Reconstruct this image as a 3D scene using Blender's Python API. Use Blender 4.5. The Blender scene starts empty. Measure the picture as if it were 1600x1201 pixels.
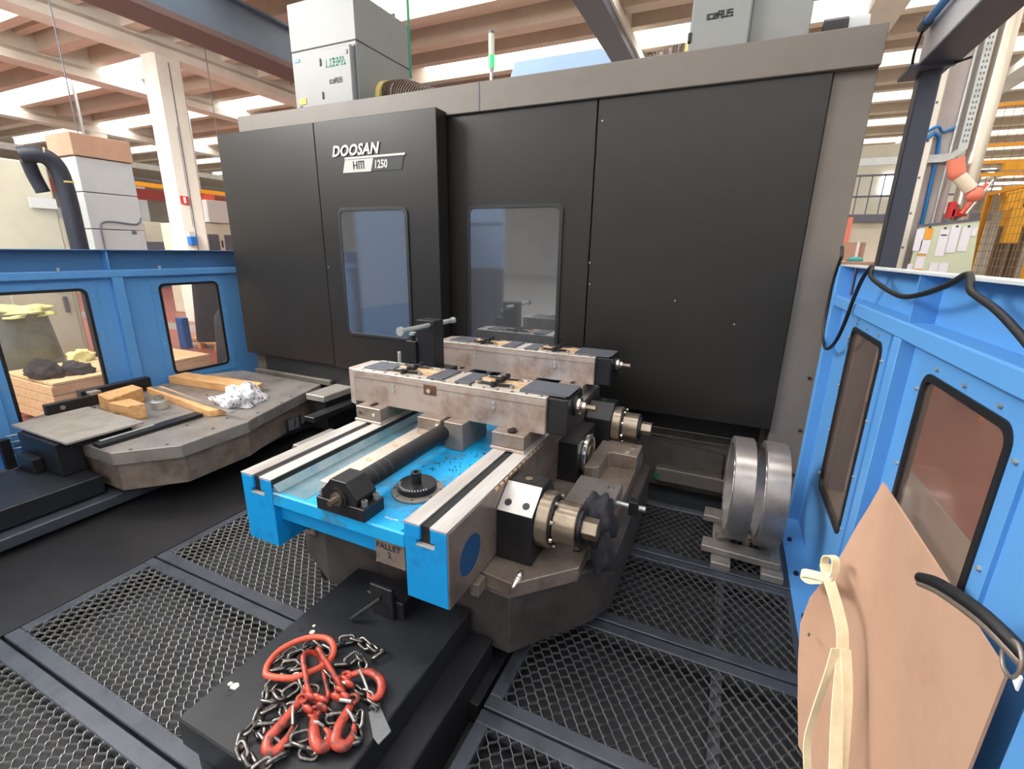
import bpy, bmesh, math, random
import numpy as np
from mathutils import Vector, Matrix, noise as mnoise

sc = bpy.context.scene
COL = sc.collection
R = math.radians
random.seed(7)

# ------------------------------------------------------------------ camera, world, exposure
cam_data = bpy.data.cameras.new('camera')
cam = bpy.data.objects.new('camera', cam_data)
COL.objects.link(cam)
cam.location = (0, 0, 1.8)
cam.rotation_euler = (R(73.981), R(-0.911), R(24.707))
cam_data.sensor_width = 36
cam_data.lens = 728.45 / 1600 * 36
cam_data.clip_start = 0.02
cam_data.clip_end = 200
sc.camera = cam

world = bpy.data.worlds.new('world')
sc.world = world
world.use_nodes = True
world.node_tree.nodes['Background'].inputs[0].default_value = (0.8, 0.9, 1.0, 1)
world.node_tree.nodes['Background'].inputs[1].default_value = 0.6
sc.view_settings.view_transform = 'Standard'
sc.view_settings.look = 'None'
sc.view_settings.gamma = 1
sc.view_settings.use_curve_mapping = False
sc.view_settings.exposure = 0.0
sc.cycles.use_denoising = True
sc.cycles.max_bounces = 8
SKYLIGHT = 6.5
# added area light high on the left, brightens right guard wall and cardboard
kd = bpy.data.lights.new('added_fill', 'AREA')
kd.shape = 'RECTANGLE'; kd.size = 4.0; kd.size_y = 2.0; kd.energy = 880; kd.color = (1.0, .98, .95)
key = bpy.data.objects.new('added_fill', kd)
COL.objects.link(key)
key.location = (-8.0, -.5, 5.9)
key.rotation_euler = Vector((8.0, 2.2, -5.0)).to_track_quat('-Z', 'Y').to_euler()
kd2 = bpy.data.lights.new('added_fill', 'AREA')  # second added light, lifts the white column and far left background
kd2.shape = 'RECTANGLE'; kd2.size = 4.0; kd2.size_y = 1.5; kd2.spread = R(110); kd2.energy = 400; kd2.color = (1.0, .99, .97)
key2 = bpy.data.objects.new('added_fill', kd2)
COL.objects.link(key2)
key2.location = (-10.8, 2.6, 5.3)
key2.rotation_euler = Vector((-2.5, 5.5, -4.2)).to_track_quat('-Z', 'Y').to_euler()

# ------------------------------------------------------------------ materials
def srgb(r, g, b):
    f = lambda c: (c / 255) / 12.92 if c / 255 <= .04045 else ((c / 255 + .055) / 1.055) ** 2.4
    return (f(r), f(g), f(b), 1)

def mat(name, col, rough=.5, metal=0., col2=None, scale=8., amt=1., lo=.45, hi=.7, bump=0., bscale=40.,
        stretch=(1, 1, 1), emit=None, estr=0., spec=.5, detail=4.):
    m = bpy.data.materials.new(name)
    m.use_nodes = True
    nt = m.node_tree
    b = nt.nodes['Principled BSDF']
    c = srgb(*col)
    b.inputs['Base Color'].default_value = c
    b.inputs['Roughness'].default_value = rough
    b.inputs['Metallic'].default_value = metal
    b.inputs['Specular IOR Level'].default_value = spec
    if emit:
        b.inputs['Emission Color'].default_value = srgb(*emit)
        b.inputs['Emission Strength'].default_value = estr
    if col2 or bump:
        tc = nt.nodes.new('ShaderNodeTexCoord')
        mp = nt.nodes.new('ShaderNodeMapping')
        mp.inputs['Scale'].default_value = stretch
        nt.links.new(tc.outputs['Object'], mp.inputs[0])
    if col2:
        nz = nt.nodes.new('ShaderNodeTexNoise')
        nz.inputs['Scale'].default_value = scale
        nz.inputs['Detail'].default_value = detail
        nz.inputs['Roughness'].default_value = .65
        nt.links.new(mp.outputs[0], nz.inputs['Vector'])
        rp = nt.nodes.new('ShaderNodeValToRGB')
        rp.color_ramp.elements[0].position = lo
        rp.color_ramp.elements[1].position = hi
        c2 = srgb(*col2)
        rp.color_ramp.elements[0].color = c
        rp.color_ramp.elements[1].color = tuple(c[i] * (1 - amt) + c2[i] * amt for i in range(3)) + (1,)
        nt.links.new(nz.outputs['Fac'], rp.inputs[0])
        nt.links.new(rp.outputs[0], b.inputs['Base Color'])
    if bump:
        n2 = nt.nodes.new('ShaderNodeTexNoise')
        n2.inputs['Scale'].default_value = bscale
        n2.inputs['Detail'].default_value = 5
        nt.links.new(mp.outputs[0], n2.inputs['Vector'])
        bp = nt.nodes.new('ShaderNodeBump')
        bp.inputs['Strength'].default_value = bump
        bp.inputs['Distance'].default_value = .01
        nt.links.new(n2.outputs['Fac'], bp.inputs['Height'])
        nt.links.new(bp.outputs[0], b.inputs['Normal'])
    return m

def glass_mat(name, tint, milk, milkcol, rough=.02):
    """clear plastic sheet: mostly transparent, a little milky, with a surface reflection"""
    m = bpy.data.materials.new(name)
    m.use_nodes = True
    nt = m.node_tree
    nt.nodes.remove(nt.nodes['Principled BSDF'])
    out = nt.nodes['Material Output']
    tr = nt.nodes.new('ShaderNodeBsdfTransparent'); tr.inputs[0].default_value = srgb(*tint)
    df = nt.nodes.new('ShaderNodeBsdfDiffuse'); df.inputs[0].default_value = srgb(*milkcol)
    gl = nt.nodes.new('ShaderNodeBsdfGlossy'); gl.inputs['Roughness'].default_value = rough
    m1 = nt.nodes.new('ShaderNodeMixShader'); m1.inputs[0].default_value = milk
    lw = nt.nodes.new('ShaderNodeLayerWeight'); lw.inputs[0].default_value = .5
    pw = nt.nodes.new('ShaderNodeMath'); pw.operation = 'POWER'; pw.inputs[1].default_value = 5
    nt.links.new(lw.outputs['Facing'], pw.inputs[0])
    fr = nt.nodes.new('ShaderNodeMath'); fr.operation = 'MULTIPLY_ADD'; fr.inputs[1].default_value = .7; fr.inputs[2].default_value = .03
    nt.links.new(pw.outputs[0], fr.inputs[0])
    m2 = nt.nodes.new('ShaderNodeMixShader')
    nt.links.new(tr.outputs[0], m1.inputs[1]); nt.links.new(df.outputs[0], m1.inputs[2])
    nt.links.new(fr.outputs[0], m2.inputs[0])
    nt.links.new(m1.outputs[0], m2.inputs[1]); nt.links.new(gl.outputs[0], m2.inputs[2])
    nt.links.new(m2.outputs[0], out.inputs[0])
    return m

M = {}
M['dark'] = mat('dark_grey_enamel', (29, 27, 25), .37, 0, (24, 22, 21), 3, .8, bump=.04, bscale=220)
M['beige'] = mat('grey_beige_enamel', (108, 101, 94), .5, 0, (98, 92, 85), 2.5, .6, bump=.03, bscale=150)
M['beige_dirty'] = mat('stained_grey_enamel', (96, 91, 84), .55, 0, (70, 64, 57), 5, .8)
M['black'] = mat('black_rubber', (24, 25, 27), .5)
M['blackmetal'] = mat('blackened_steel', (32, 32, 35), .42, .2, (22, 22, 24), 12, .8, bump=.05, bscale=90)
M['blackpaint'] = mat('black_plate', (31, 33, 37), .42, .1, (20, 22, 25), 6, .8, bump=.05, bscale=60)
M['pit'] = mat('dark_tray', (38, 41, 47), .55, .1, (24, 26, 29), 3, 1)
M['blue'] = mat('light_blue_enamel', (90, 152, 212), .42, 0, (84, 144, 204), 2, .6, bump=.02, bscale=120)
M['bluedark'] = mat('blue_enamel_shaded', (72, 118, 164), .45, 0, (64, 108, 152), 2, .6)  # shaded copy of the guard blue, for the left wall's top channel
M['cyan'] = mat('bright_blue_paint', (0, 142, 208), .45, 0, (10, 104, 160), 7, .8, .55, .75, bump=.05, bscale=50)
M['cyanworn'] = mat('worn_bright_blue_paint', (18, 158, 218), .42, 0, (70, 82, 84), 6, .8, .52, .72, bump=.08, bscale=60)
M['oily'] = mat('oily_grey_blue_film', (128, 150, 156), .32, .3, (66, 120, 142), 5, .9, .4, .7)
M['steel'] = mat('ground_steel', (205, 202, 198), .34, .35, (168, 160, 152), 9, .8, bump=.04, bscale=160, stretch=(1, .12, 1))
M['steelbrown'] = mat('stained_steel', (180, 164, 154), .42, .4, (128, 100, 80), 5, .9, .48, .76, bump=.05, bscale=80)
M['steeltop'] = mat('worn_light_steel', (206, 196, 184), .38, .5, (150, 124, 100), 11, .7, .5, .8)
M['brownsteel'] = mat('brown_machined_steel', (144, 131, 120), .42, .45, (104, 90, 78), 6, .9, .42, .72, bump=.05, bscale=70)
M['castgrey'] = mat('grey_machined_iron', (150, 144, 138), .42, .4, (110, 104, 98), 4, .9, .42, .7, bump=.05, bscale=90)
M['bronze'] = mat('oiled_turned_steel', (150, 138, 122), .3, .8, (112, 98, 82), 8, .8)
M['chrome'] = mat('polished_steel', (225, 222, 215), .16, .95)
M['brass'] = mat('brass_strip', (222, 190, 148), .38, .6, (170, 130, 90), 14, .7)
M['padgrey'] = mat('grey_pad', (84, 86, 94), .55, .2, (66, 68, 74), 20, .6)
M['frame'] = mat('worn_dark_steel_frame', (70, 75, 83), .4, .3, (46, 49, 55), 7, .8, bump=.05, bscale=90)
M['mesh'] = mat('expanded_metal', (158, 156, 152), .38, .4, (112, 110, 108), 30, .8)
M['meshdark'] = mat('shaded_expanded_metal', (112, 111, 110), .38, .35, (74, 74, 76), 30, .8)  # darker copy of the mesh, weaker light on these gratings put into colour
M['wood'] = mat('pine_block', (222, 172, 116), .6, 0, (172, 116, 64), 5, .8, .42, .75, bump=.1, bscale=40, stretch=(1, 6, 6))
M['woodlight'] = mat('pale_crate_board', (222, 190, 146), .65, 0, (178, 138, 96), 4, .8, .45, .8, bump=.08, bscale=40, stretch=(5, 1, 5))
M['card'] = mat('brown_cardboard', (186, 150, 126), .75, 0, (172, 134, 110), 3, .7, bump=.04, bscale=150)
M['strap'] = mat('cream_webbing', (240, 228, 192), .7, 0, (216, 200, 160), 12, .6, bump=.1, bscale=90)
M['rag'] = mat('white_striped_cloth', (226, 224, 226), .85, 0, (84, 86, 104), 9, .9, .54, .60, bump=.25, bscale=40, stretch=(1, 5, 2))
M['blackcloth'] = mat('black_cloth', (34, 34, 40), .9, 0, (22, 22, 26), 9, .8, bump=.4, bscale=30)
M['orange'] = mat('orange_red_paint', (214, 88, 62), .42, 0, (160, 58, 44), 18, .7, .5, .75, bump=.06, bscale=120)
M['orangeworn'] = mat('worn_orange_red_paint', (182, 70, 52), .36, .15, (78, 52, 48), 24, .9, .46, .62, bump=.1, bscale=120)
M['chain'] = mat('oily_chain_steel', (128, 123, 118), .24, .85, (56, 54, 54), 30, .8)
M['zinc'] = mat('zinc_tag', (128, 130, 132), .42, .7, (100, 102, 104), 14, .8)
M['white'] = mat('white_enamel', (222, 224, 222), .4, 0, (210, 212, 210), 2, .6)
M['unitwhite'] = mat('filter_unit_enamel', (128, 130, 128), .5, 0, (119, 121, 119), 2, .6)
M['cream'] = mat('cream_enamel', (214, 210, 190), .5, 0, (200, 196, 176), 2, .6)
M['palegrey'] = mat('pale_grey_enamel', (186, 190, 191), .5, 0, (174, 178, 179), 2, .6)
M['green'] = mat('green_print', (20, 124, 92), .5)
M['ink'] = mat('black_print', (36, 38, 42), .5)
M['yellow'] = mat('yellow_paint', (236, 174, 30), .5, 0, (206, 140, 20), 6, .6)
M['orangeframe'] = mat('orange_yellow_paint', (232, 160, 34), .5)
M['hose'] = mat('black_duct', (38, 42, 54), .5)
M['bandyellow'] = mat('yellow_band', (214, 196, 120), .6)
M['hosebrown'] = mat('ribbed_hose_plastic', (138, 122, 108), .55)
M['wire'] = mat('wire_spiral', (86, 70, 60), .5)
M['fencewire'] = mat('fence_wire', (150, 122, 62), .5)
M['platesteel'] = mat('flat_grey_plate', (168, 163, 155), .42, .35, (138, 132, 124), 7, .8)
M['bodygrey'] = mat('shaded_pallet_body', (86, 81, 78), .45, .4, (56, 53, 51), 4, .9)  # shadow under the fixture put into the pallet body's colour
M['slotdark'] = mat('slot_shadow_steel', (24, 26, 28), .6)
M['colgrey'] = mat('grey_column_paint', (186, 178, 174), .6, 0, (160, 154, 152), 1.2, .8)
M['sign'] = mat('silver_badge', (170, 168, 164), .45, .3)
M['signdark'] = mat('dark_badge', (22, 23, 27), .5)
M['red'] = mat('red_paint', (206, 46, 52), .5)
M['redbeam'] = mat('dark_red_paint', (130, 48, 44), .55)
M['floor'] = mat('grey_shop_floor', (172, 168, 160), .4, 0, (150, 146, 140), 1.2, .8)
M['redfloor'] = mat('red_shop_floor', (162, 90, 78), .35, 0, (146, 78, 68), 1.2, .8)
M['lane'] = mat('grey_floor_lane', (150, 146, 140), .4, 0, (126, 122, 116), 2, .8)
M['concrete'] = mat('warm_precast_concrete', (214, 198, 180), .85, 0, (200, 182, 162), 1.2, .7)
M['column'] = mat('white_painted_concrete', (226, 222, 210), .7, 0, (210, 204, 190), 1.5, .7)
M['wallp'] = mat('far_wall_paint', (196, 190, 180), .85, 0, (180, 172, 160), .6, .7)
M['crane'] = mat('blue_grey_crane_paint', (98, 114, 130), .45, 0, (86, 100, 116), 1.5, .6)
M['cranered'] = mat('rust_brown_flange', (104, 84, 80), .6)
M['darkpost'] = mat('dark_slate_paint', (66, 72, 88), .45)
M['armgrey'] = mat('pale_grey_arm_paint', (178, 178, 182), .45)
M['bluehose'] = mat('blue_hose', (34, 124, 196), .4)
M['galv'] = mat('galvanised_steel', (188, 192, 188), .4, .6, (164, 168, 166), 8, .7)
M['pipe'] = mat('aluminium_tube', (214, 206, 190), .3, .7)
M['salmon'] = mat('salmon_rubber', (230, 130, 104), .55)
M['creampipe'] = mat('cream_tube', (228, 214, 188), .5)
M['board'] = mat('pale_green_board', (206, 218, 188), .6, 0, (196, 210, 178), 3, .6)
M['paper'] = mat('white_paper', (236, 236, 244), .7)
M['orangepaper'] = mat('orange_paper', (244, 170, 60), .7)
M['bag'] = mat('olive_plastic_wrap', (118, 118, 100), .35, 0, (92, 92, 78), 6, .8, bump=.3, bscale=14)
M['yellowcloth'] = mat('pale_yellow_cloth', (226, 226, 158), .8, 0, (196, 200, 130), 9, .7, bump=.4, bscale=20)
M['darkglass'] = mat('coated_machine_window', (150, 154, 160), .05, .85)
M['greenlamp'] = mat('green_lamp', (40, 220, 90), .3, emit=(20, 255, 70), estr=3.0)
M['lampclear'] = mat('clear_lamp_tube', (206, 206, 190), .3)
M['cyanlight'] = mat('pale_blue_cover', (150, 178, 212), .5)
M['fenceglass'] = glass_mat('guard_window_plastic', (246, 243, 240), .06, (190, 180, 175))
M['fenceglass_worn'] = glass_mat('scratched_guard_plastic', (236, 228, 222), .30, (128, 112, 104), .08)
M['skylight'] = mat('skylight_sheet', (255, 255, 255), .8, emit=(250, 252, 255), estr=SKYLIGHT)
M['distlight'] = mat('lit_opening', (255, 255, 255), .8, emit=(235, 240, 255), estr=3)
M['teal'] = mat('teal_plastic', (60, 160, 160), .5)
M['bluebox'] = mat('blue_socket_box', (26, 96, 170), .45)
M['amber'] = mat('amber_window', (196, 138, 20), .3)
M['slate'] = mat('slate_panel', (96, 98, 110), .5)

# ------------------------------------------------------------------ geometry helpers
ORIGIN = {}

def tag(o, label=None, cat=None, group=None, kind=None):
    if label: o['label'] = label
    if cat: o['category'] = cat
    if group: o['group'] = group
    if kind: o['kind'] = kind
    return o

def thing(name, label, cat, loc=(0, 0, 0), group=None):
    o = bpy.data.objects.new(name, None)
    o.empty_display_size = .05
    COL.objects.link(o)
    o.location = loc
    ORIGIN[o.name] = Vector(loc)
    return tag(o, label, cat, group)

def frame_of(d):
    d = Vector(d).normalized()
    up = Vector((0, 0, 1)) if abs(d.z) < .9 else Vector((1, 0, 0))
    a = d.cross(up).normalized()
    return d, a, d.cross(a).normalized()

class MB:
    def __init__(s):
        s.v = []; s.f = []
    def add(s, vs, fs):
        n = len(s.v)
        s.v += [tuple(v) for v in vs]
        s.f += [tuple(i + n for i in f) for f in fs]
        return s
    def box(s, x0, x1, y0, y1, z0, z1):
        vs = [(x, y, z) for z in (z0, z1) for y in (y0, y1) for x in (x0, x1)]
        return s.add(vs, [(0, 2, 3, 1), (4, 5, 7, 6), (0, 1, 5, 4), (2, 6, 7, 3), (0, 4, 6, 2), (1, 3, 7, 5)])
    def obox(s, c, size, ang=(0, 0, 0)):
        from mathutils import Euler
        m = Euler(ang).to_matrix()
        h = [a / 2 for a in size]
        vs = [Vector(c) + m @ Vector((x * h[0], y * h[1], z * h[2])) for z in (-1, 1) for y in (-1, 1) for x in (-1, 1)]
        return s.add(vs, [(0, 2, 3, 1), (4, 5, 7, 6), (0, 1, 5, 4), (2, 6, 7, 3), (0, 4, 6, 2), (1, 3, 7, 5)])
    @staticmethod
    def P(axis, a, p):
        return {'x': (a, p[0], p[1]), 'y': (p[0], a, p[1]), 'z': (p[0], p[1], a)}[axis]
    def prism(s, poly, axis, a, b):
        n = len(poly)
        vs = [s.P(axis, a, p) for p in poly] + [s.P(axis, b, p) for p in poly]
        return s.add(vs, [tuple(range(n - 1, -1, -1)), tuple(range(n, 2 * n))] +
                     [(i, (i + 1) % n, n + (i + 1) % n, n + i) for i in range(n)])
    def ringprism(s, outer, inner, axis, a, b):
        n = len(outer)
        vs = [s.P(axis, t, p) for t in (a, b) for l in (outer, inner) for p in l]
        fs = []
        for i in range(n):
            j = (i + 1) % n
            fs += [(i, j, n + j, n + i), (2 * n + i, 3 * n + i, 3 * n + j, 2 * n + j),
                   (i, 2 * n + i, 2 * n + j, j), (n + i, n + j, 3 * n + j, 3 * n + i)]
        return s.add(vs, fs)
    def cyl(s, p0, p1, r, n=20, r2=None, r_in=None):
        p0 = Vector(p0); p1 = Vector(p1)
        r2 = r if r2 is None else r2
        d, a, b = frame_of(p1 - p0)
        cs = [(math.cos(2 * math.pi * i / n), math.sin(2 * math.pi * i / n)) for i in range(n)]
        if r_in is None:
            vs = [p0 + (a * c + b * e) * r for c, e in cs] + [p1 + (a * c + b * e) * r2 for c, e in cs]
            return s.add(vs, [tuple(range(n - 1, -1, -1)), tuple(range(n, 2 * n))] +
                         [(i, (i + 1) % n, n + (i + 1) % n, n + i) for i in range(n)])
        vs = []
        for p, rr in ((p0, r), (p0, r_in), (p1, r2), (p1, r_in)):
            vs += [p + (a * c + b * e) * rr for c, e in cs]
        fs = []
        for i in range(n):
            j = (i + 1) % n
            fs += [(i, n + i, n + j, j), (2 * n + i, 2 * n + j, 3 * n + j, 3 * n + i),
                   (i, j, 2 * n + j, 2 * n + i), (n + i, 3 * n + i, 3 * n + j, n + j)]
        return s.add(vs, fs)
    def tube(s, pts, r, n=8, closed=False, flat=1.0):
        pts = [Vector(p) for p in pts]
        m = len(pts)
        rs = r if isinstance(r, (list, tuple)) else [r] * m
        vs = []
        pa = None
        for i, p in enumerate(pts):
            q0 = pts[i - 1] if (i or closed) else p
            q1 = pts[(i + 1) % m] if (i < m - 1 or closed) else p
            d = (q1 - q0).normalized()
            if pa is None:
                d, a, b = frame_of(d)
            else:
                a = (pa - d * pa.dot(d)).normalized(); b = d.cross(a)
            pa = a
            for k in range(n):
                t = 2 * math.pi * k / n
                vs.append(p + (a * math.cos(t) + b * math.sin(t) * flat) * rs[i])
        fs = []
        for i in range(m if closed else m - 1):
            j = (i + 1) % m
            for k in range(n):
                l = (k + 1) % n
                fs.append((i * n + k, i * n + l, j * n + l, j * n + k))
        if not closed:
            fs += [tuple(range(n - 1, -1, -1)), tuple((m - 1) * n + k for k in range(n))]
        return s.add(vs, fs)
    def sphere(s, c, r, n=12, m=8, sc3=(1, 1, 1)):
        vs = []
        for i in range(m + 1):
            t = math.pi * i / m
            for k in range(n):
                u = 2 * math.pi * k / n
                vs.append((c[0] + r * sc3[0] * math.sin(t) * math.cos(u), c[1] + r * sc3[1] * math.sin(t) * math.sin(u), c[2] + r * sc3[2] * math.cos(t)))
        return s.add(vs, [(i * n + k, (i + 1) * n + k, (i + 1) * n + (k + 1) % n, i * n + (k + 1) % n) for i in range(m) for k in range(n)])
    def stroke(s, pts, w, o, ux, uz, scale, dn=.002, closed=False):
        """a lettering stroke: flat bars along a 2-D polyline placed on the plane o + ux*x + uz*y"""
        o = Vector(o); ux = Vector(ux); uz = Vector(uz); nn = ux.cross(uz).normalized()
        pts = [Vector((p[0] * scale[0], p[1] * scale[1])) for p in pts]
        if closed: pts = pts + [pts[0]]
        for p, q in zip(pts, pts[1:]):
            d = (q - p)
            if d.length < 1e-6: continue
            d.normalize(); e = Vector((-d.y, d.x)) * w / 2
            p2 = p - d * w / 2; q2 = q + d * w / 2
            vs = []
            for h in (0, dn):
                for t in (p2 - e, q2 - e, q2 + e, p2 + e):
                    vs.append(o + ux * t.x + uz * t.y + nn * h)
            s.add(vs, [(3, 2, 1, 0), (4, 5, 6, 7), (0, 1, 5, 4), (1, 2, 6, 5), (2, 3, 7, 6), (3, 0, 4, 7)])
        return s
    def build(s, name, m, parent=None, label=None, cat=None, group=None, kind=None, bevel=0, smooth=False, seg=1):
        me = bpy.data.meshes.new(name)
        vs = np.array(s.v, dtype=float)
        if parent is not None:
            org = ORIGIN[parent.name]
            loc = Vector((0, 0, 0)); ow = org
        else:
            lo = vs.min(0); hi = vs.max(0)
            ow = Vector(((lo[0] + hi[0]) / 2, (lo[1] + hi[1]) / 2, lo[2])); loc = ow
        vs = vs - np.array(ow)
        me.from_pydata([tuple(v) for v in vs], [], s.f)
        bm = bmesh.new(); bm.from_mesh(me)
        bmesh.ops.recalc_face_normals(bm, faces=bm.faces)
        bm.to_mesh(me); bm.free()
        me.materials.append(m)
        o = bpy.data.objects.new(name, me)
        COL.objects.link(o)
        o.location = loc
        if parent is not None:
            o.parent = parent
        ORIGIN[o.name] = ow
        if smooth:
            me.shade_smooth()
            if smooth != 'all':
                try: me.set_sharp_from_angle(angle=R(35))
                except Exception: pass
        if bevel:
            md = o.modifiers.new('bevel', 'BEVEL'); md.width = bevel; md.segments = seg
            md.limit_method = 'ANGLE'; md.angle_limit = R(40)
        return tag(o, label, cat, group, kind)

def B(*a): return MB().box(*a)

def copy_tree(o, delta, label=None, group=None):
    """copies a thing, its parts and sub-parts, moved by delta"""
    def rec(src, par):
        c = src.copy(); COL.objects.link(c)
        if par is not None: c.parent = par
        for ch in [x for x in src.children]: rec(ch, c)
        return c
    c = rec(o, None)
    c.location = Vector(o.location) + Vector(delta)
    ORIGIN[c.name] = Vector(c.location)
    if label: c['label'] = label
    if group: c['group'] = group
    return c

def rrect(a0, a1, b0, b1, r, n=6):
    pts = []
    for ca, cb, t0 in ((a1 - r, b1 - r, 0), (a0 + r, b1 - r, 90), (a0 + r, b0 + r, 180), (a1 - r, b0 + r, 270)):
        for i in range(n + 1):
            t = R(t0 + 90 * i / n)
            pts.append((ca + r * math.cos(t), cb + r * math.sin(t)))
    return pts

def rectloop(A0, A1, B0, B1, a0, a1, b0, b1, r, n=6):
    """points on the rectangle A.. B.. matching rrect(a0,a1,b0,b1,r,n)"""
    pts = []
    for k, (X, Y, x, y) in enumerate(((A1, B1, a1 - r, b1 - r), (A0, B1, a0 + r, b1 - r), (A0, B0, a0 + r, b0 + r), (A1, B0, a1 - r, b0 + r))):
        first, last = ((X, y), (x, Y)) if k % 2 == 0 else ((x, Y), (X, y))
        for i in range(n + 1):
            t = i / n
            if t < .5: p, q, u = first, (X, Y), t * 2
            else: p, q, u = (X, Y), last, (t - .5) * 2
            pts.append((p[0] + (q[0] - p[0]) * u, p[1] + (q[1] - p[1]) * u))
    return pts

def circle(ca, cb, r, n=28, t0=45):
    return [(ca + r * math.cos(R(t0) + 2 * math.pi * i / n), cb + r * math.sin(R(t0) + 2 * math.pi * i / n)) for i in range(n)]

def sqloop(A0, A1, B0, B1, n=28):
    """n points round a rectangle starting at the (A1,B1) corner, n divisible by 4"""
    q = n // 4; c = [(A1, B1), (A0, B1), (A0, B0), (A1, B0)]
    pts = []
    for k in range(4):
        p, e = c[k], c[(k + 1) % 4]
        for i in range(q): pts.append((p[0] + (e[0] - p[0]) * i / q, p[1] + (e[1] - p[1]) * i / q))
    return pts

def smooth_path(pts, n=6, closed=False):
    """Catmull-Rom through the points"""
    P = [Vector(p) for p in pts]; m = len(P); out = []
    rng = range(m if closed else m - 1)
    for i in rng:
        p1 = P[i]; p2 = P[(i + 1) % m]
        p0 = P[(i - 1) % m] if (closed or i > 0) else p1
        p3 = P[(i + 2) % m] if (closed or i + 2 < m) else p2
        for k in range(n):
            t = k / n
            out.append(.5 * ((2 * p1) + (p2 - p0) * t + (2 * p0 - 5 * p1 + 4 * p2 - p3) * t * t + (3 * p1 - p0 - 3 * p2 + p3) * t ** 3))
    if not closed: out.append(P[-1])
    return out

def lettering(name, text, size, o, ux, uz, m, parent, shear=0., offset=0., depth=.002, spacing=1., xs=1.):
    cu = bpy.data.curves.new(name, 'FONT')
    cu.body = text; cu.size = size; cu.shear = shear; cu.offset = offset; cu.extrude = depth
    cu.space_character = spacing; cu.resolution_u = 3
    tmp = bpy.data.objects.new('tmp', cu); COL.objects.link(tmp)
    dg = bpy.context.evaluated_depsgraph_get()
    me = bpy.data.meshes.new_from_object(tmp.evaluated_get(dg))
    bpy.data.objects.remove(tmp)
    ux = Vector(ux).normalized(); uz = Vector(uz).normalized(); nn = ux.cross(uz)
    org = ORIGIN[parent.name]
    for v in me.vertices:
        v.co = Vector(o) + ux * v.co.x * xs + uz * v.co.y + nn * v.co.z - org
    me.materials.clear(); me.materials.append(m)
    ob = bpy.data.objects.new(name, me); COL.objects.link(ob); ob.parent = parent
    ORIGIN[ob.name] = org
    return ob

def crumple(name, c, size, m, seed, label, cat, rough=.35, parent=None, sub=4, flat=.45):
    bm = bmesh.new()
    bmesh.ops.create_icosphere(bm, subdivisions=sub, radius=1)
    vs = []
    for v in bm.verts:
        p = v.co.copy()
        q = p * 1.7 + Vector((seed, seed * 2, 0))
        r = 1 + rough * (mnoise.noise(q) + .6 * abs(mnoise.noise(q * 2.3)) + .35 * abs(mnoise.noise(q * 4.9)) - .2)
        p *= r
        z = p.z * flat
        z = max(z, -.25 * flat) + .25 * flat
        vs.append((c[0] + p.x * size[0], c[1] + p.y * size[1], c[2] + z * size[2]))
    mb = MB(); mb.add(vs, [tuple(v.index for v in f.verts) for f in bm.faces]); bm.free()
    return mb.build(name, m, parent, label, cat, smooth='all')

# ------------------------------------------------------------------ the hall
FZ = -.2
B(-45, 35, -30, 60, FZ - .1, FZ).build('floor', M['floor'], kind='structure')
B(1.85, 4.6, 1, 16, FZ, FZ + .004).build('trim_1', M['redfloor'], kind='structure')
B(-25, -5.3, 1.5, 15, FZ, FZ + .004).build('trim_2', M['redfloor'], kind='structure')
B(-34, -5.3, 6.9, 7.5, FZ + .004, FZ + .006).build('trim_3', M['lane'], kind='structure')
B(-45.3, -45, -30, 60, FZ, 8).build('wall_left', M['wallp'], kind='structure')
B(35, 35.3, -30, 60, FZ, 8).build('wall_right', M['wallp'], kind='structure')
B(-45, 35, 60, 60.3, FZ, 8).build('wall_back', M['wallp'], kind='structure')
B(-45, 35, -30.3, -30, FZ, 8).build('wall_front', M['wallp'], kind='structure')
ceil = B(-45, 35, -30, 60, 6.95, 7.1).build('ceiling', M['concrete'], kind='structure')
PITCH = 3.42
wi = 0
rib = None
for k in range(-9, 14):
    yc = 9.25 + PITCH * k
    for xa, xb in ((-34, -13.45), (-8.95, 24)):
        wi += 1
        B(xa, xb, yc - .5, yc + .5, 6.90, 6.94).build('window_%d' % wi, M['skylight'], kind='structure')
    if -2 <= k <= 9:
        for dy, w, h in ((-.62, .12, .42), (.62, .12, .42), (1.25, .1, .22), (1.71, .16, .5), (2.17, .1, .22)):
            n = B(-34, 24, yc + dy - w, yc + dy + w, 6.95 - h, 6.95).build('ceiling_rib', M['concrete'], ceil)
# main beams along the depth of the hall, with a lower flange
for xb in (-24.3, -16.9, -13.2, -2.85, 1.95, 5.8, 12.5):
    mb = MB()
    mb.prism([(xb - .28, 6.12), (xb + .28, 6.12), (xb + .28, 6.3), (xb + .15, 6.42), (xb + .15, 6.95), (xb - .15, 6.95), (xb - .15, 6.42), (xb - .28, 6.3)], 'y', -28, 58)
    mb.build('ceiling_beam', M['column'], ceil)

def square_column(name, x, y, w, d, label, m='column'):
    t = thing(name, label, 'column', (x, y, FZ))
    a, b, e = w / 2, d / 2, .05
    poly = [(x - a + e, y - b), (x + a - e, y - b), (x + a, y - b + e), (x + a, y + b - e), (x + a - e, y + b), (x - a + e, y + b), (x - a, y + b - e), (x - a, y - b + e)]
    MB().prism(poly, 'z', FZ, 6.13).build('shaft', M[m], t)
    MB().prism([(x + a + .004, y - .008), (x + a + .010, y - .008), (x + a + .010, y + .008), (x + a + .004, y + .008)], 'z', FZ, 6.0).build('joint_strip', M['slate'], t)
    return t
colL = square_column('concrete_column', -13.2, 8.22, .52, .66, 'white concrete column left of the dark machine with a fire sign')
x = -12.93
pl = B(x + .012, x + .02, 7.96, 8.16, 2.80, 3.0).build('fire_sign', M['red'], colL)
B(x + .021, x + .025, 8.03, 8.09, 2.83, 2.98).build('sign_symbol', M['white'], pl)
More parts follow.
